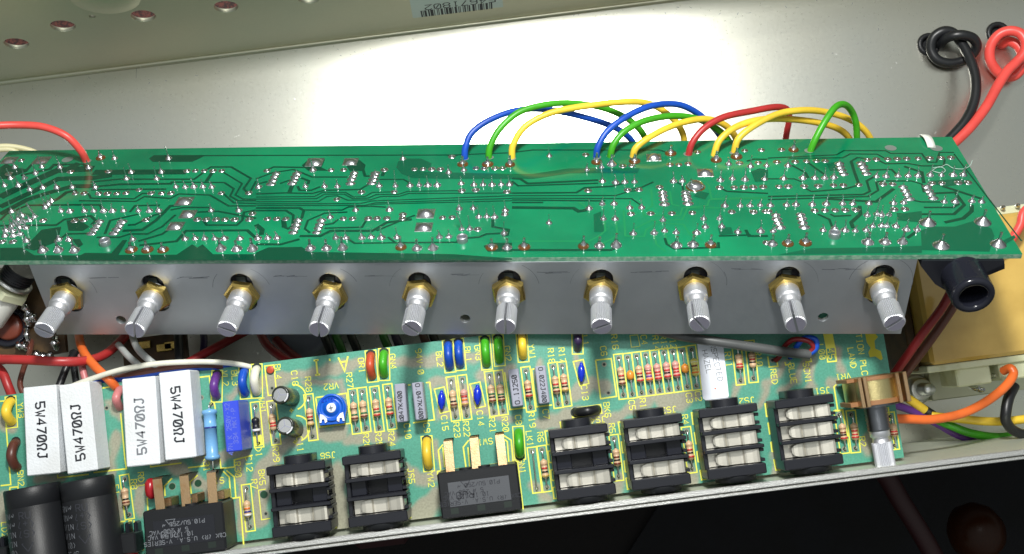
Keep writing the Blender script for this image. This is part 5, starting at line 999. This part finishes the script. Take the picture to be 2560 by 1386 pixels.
# ---- right end: transformer, bolt, leads
tf = thing('transformer', 'transformer wrapped in glossy tan paper with cream bobbin terminals', 'transformer', None, Tr(*hitZ(2440, 760, ZF)))
to = hitZ(2440, 760, ZF)
def tL(x, y, z): q = hitZ(x, y, z); return (q[0] - to[0], q[1] - to[1], z - ZF)
a = tL(2322, 915, 4.3); e = tL(2300, 640, 4.3)
xl = min(a[0], e[0]) + .1; yf = a[1]; yb = tL(2430, 545, 4.3)[1]
m_ = MB(); m_.box((xl, yf, .3), (xl + 9, yb, 3.5), 'varnish_paper', .12); m_.build('winding_wrap', tf)
m_ = MB(); m_.box((xl - .1, yf - .25, 1.2), (xl + 9, yf - .02, 3.35), 'nylon', .03); m_.build('bobbin_flange', tf); m_ = MB(); m_.box((xl - .1, yb + .02, 1.2), (xl + 9, yb + .3, 3.1), 'nylon', .03); m_.build('bobbin_flange', tf)
for (x0, x1, y0, y1) in [(2384, 2482, 905, 958), (2492, 2600, 890, 940)]:
    p = tL(x0, y0, 4.0); q = tL(x1, y1, 4.0); m_ = MB(); m_.box((p[0], q[1], 1.8), (q[0], yf - .2, 3.2), 'nylon', .05); m_.build('terminal_block', tf)
for (x, y) in [(2482, 937), (2535, 920), (2455, 940), (2452, 972), (2440, 968), (2503, 925), (2425, 945)]:
    p = tL(x, y, 3.9); m_ = MB(); m_.tube([(p[0], p[1], 2.6), (p[0] + .03, p[1] - .05, 3.0), (p[0] + .1, p[1] - .04, 3.12)], .07, 'solder', 9, [.05, .10, .06]); m_.build('solder_lug', tf)
p = tL(2338, 1002, ZF + .35); m_ = MB(); m_.box((p[0] - .1, p[1], .02), (p[0] + 10, yf - .1, .35), 'passivated_zinc', .03); m_.build('mounting_plate', tf)
m_ = MB(); m_.box((xl - .35, yf - .15, .05), (xl - .02, yb, 2.6), 'mdf_brown', .05); m_.build('core', tf)
for (x, y) in [(2500, 497), (2452, 512), (2480, 510), (2540, 510)]:
    p = tL(x, y + 6, 3.9); m_ = MB(); m_.lathe([(.06, -.1), (.08, 0), (.07, .08), (.0, .12)], 'solder', 10, Tr(p[0], yb + .25, 3.2)); m_.build('solder_lug', tf)
bt = thing('bolt', 'zinc bolt with hexagonal nut standing beside the metal potentiometer', 'bolt', None, Tr(*hitZ(2290, 974, ZF)))
m_ = MB(); m_.lathe([(.55, 0), (.55, .06), (.5, .09)], 'bare_steel', 24); m_.build('washer', bt)
m_ = MB(); m_.lathe([(.46, .09), (.46, .42), (.40, .48), (.2, .48)], 'bare_steel', 6, None, False); m_.lathe([(.40, .48), (.40, .54), (.36, .56), (.2, .56)], 'bare_steel', 24); m_.build('hex_nut', bt)
m_ = MB(); m_.lathe([(.235 - (.016 if k % 2 else 0), .4 + .05 * k) for k in range(18)] + [(.2, 1.30), (0, 1.31)], 'aluminium', 20); m_.build('stud', bt)
GR = 'wires at the right end of the chassis'
zw([(2225, 1047, 6.3), (2270, 1048, 6.2), (2330, 1049, 6.0), (2400, 1036, 5.8), (2460, 1008, 5.5), (2510, 970, 5.2), (2533, 938, 5.0), (2526, 921, 4.9), (2508, 928, 4.6)], .145, 'orange', 'orange wire sweeping up to a cream terminal block', GR)
zw([(2330, 1040, 3.0), (2400, 1048, 3.4), (2470, 1054, 3.6), (2530, 1052, 3.6), (2620, 1040, 3.6)], .145, 'yellow', 'yellow wire running level to the right frame edge', GR)
zw([(2330, 1045, 2.6), (2370, 1062, 2.9), (2430, 1084, 3.1), (2500, 1093, 3.0), (2570, 1082, 2.8)], .145, 'green', 'bright green wire between yellow and violet wires', GR)
zw([(2230, 1010, 3.0), (2280, 1028, 2.8), (2340, 1058, 2.6), (2400, 1090, 2.6), (2470, 1106, 2.6), (2580, 1108, 2.4)], .14, 'purple', 'violet wire lowest along the chassis front panel', GR)
zw([(2250, 985, 2.8), (2275, 1000, 2.9), (2312, 1026, 2.8)], .16, 'yellow', 'short yellow wire under the zinc bolt', GR)
zw([(2300, 1016, 2.7), (2340, 1042, 2.8), (2370, 1060, 2.7)], .15, 'black', 'dark sleeve where coloured wires meet', GR)
zw([(2536, 965, 4.4), (2522, 995, 4.7), (2515, 1030, 4.8), (2516, 1055, 4.7), (2540, 1080, 4.4), (2600, 1098, 4.2)], .17, 'black', 'black sleeved wire crossing over the yellow one', GR)
zw([(2385, 715, 6.6), (2355, 770, 6.2), (2310, 830, 5.8), (2268, 890, 5.4), (2225, 950, 4.8)], .145, 'dred', 'red wire slanting from the black jack bush', GR)
zw([(2405, 730, 5.6), (2375, 780, 5.3), (2330, 845, 5.0), (2285, 905, 4.6), (2240, 965, 4.0)], .15, 'brown', 'brown wire slanting beside the red wire', GR)
zw([(2600, 500, 4.9), (2560, 530, 5.0), (2550, 565, 5.0), (2520, 610, 4.8), (2480, 650, 4.4)], .145, 'coral', 'coral red wire at the transformer\'s far end', GR)

# ================================================================== below the chassis
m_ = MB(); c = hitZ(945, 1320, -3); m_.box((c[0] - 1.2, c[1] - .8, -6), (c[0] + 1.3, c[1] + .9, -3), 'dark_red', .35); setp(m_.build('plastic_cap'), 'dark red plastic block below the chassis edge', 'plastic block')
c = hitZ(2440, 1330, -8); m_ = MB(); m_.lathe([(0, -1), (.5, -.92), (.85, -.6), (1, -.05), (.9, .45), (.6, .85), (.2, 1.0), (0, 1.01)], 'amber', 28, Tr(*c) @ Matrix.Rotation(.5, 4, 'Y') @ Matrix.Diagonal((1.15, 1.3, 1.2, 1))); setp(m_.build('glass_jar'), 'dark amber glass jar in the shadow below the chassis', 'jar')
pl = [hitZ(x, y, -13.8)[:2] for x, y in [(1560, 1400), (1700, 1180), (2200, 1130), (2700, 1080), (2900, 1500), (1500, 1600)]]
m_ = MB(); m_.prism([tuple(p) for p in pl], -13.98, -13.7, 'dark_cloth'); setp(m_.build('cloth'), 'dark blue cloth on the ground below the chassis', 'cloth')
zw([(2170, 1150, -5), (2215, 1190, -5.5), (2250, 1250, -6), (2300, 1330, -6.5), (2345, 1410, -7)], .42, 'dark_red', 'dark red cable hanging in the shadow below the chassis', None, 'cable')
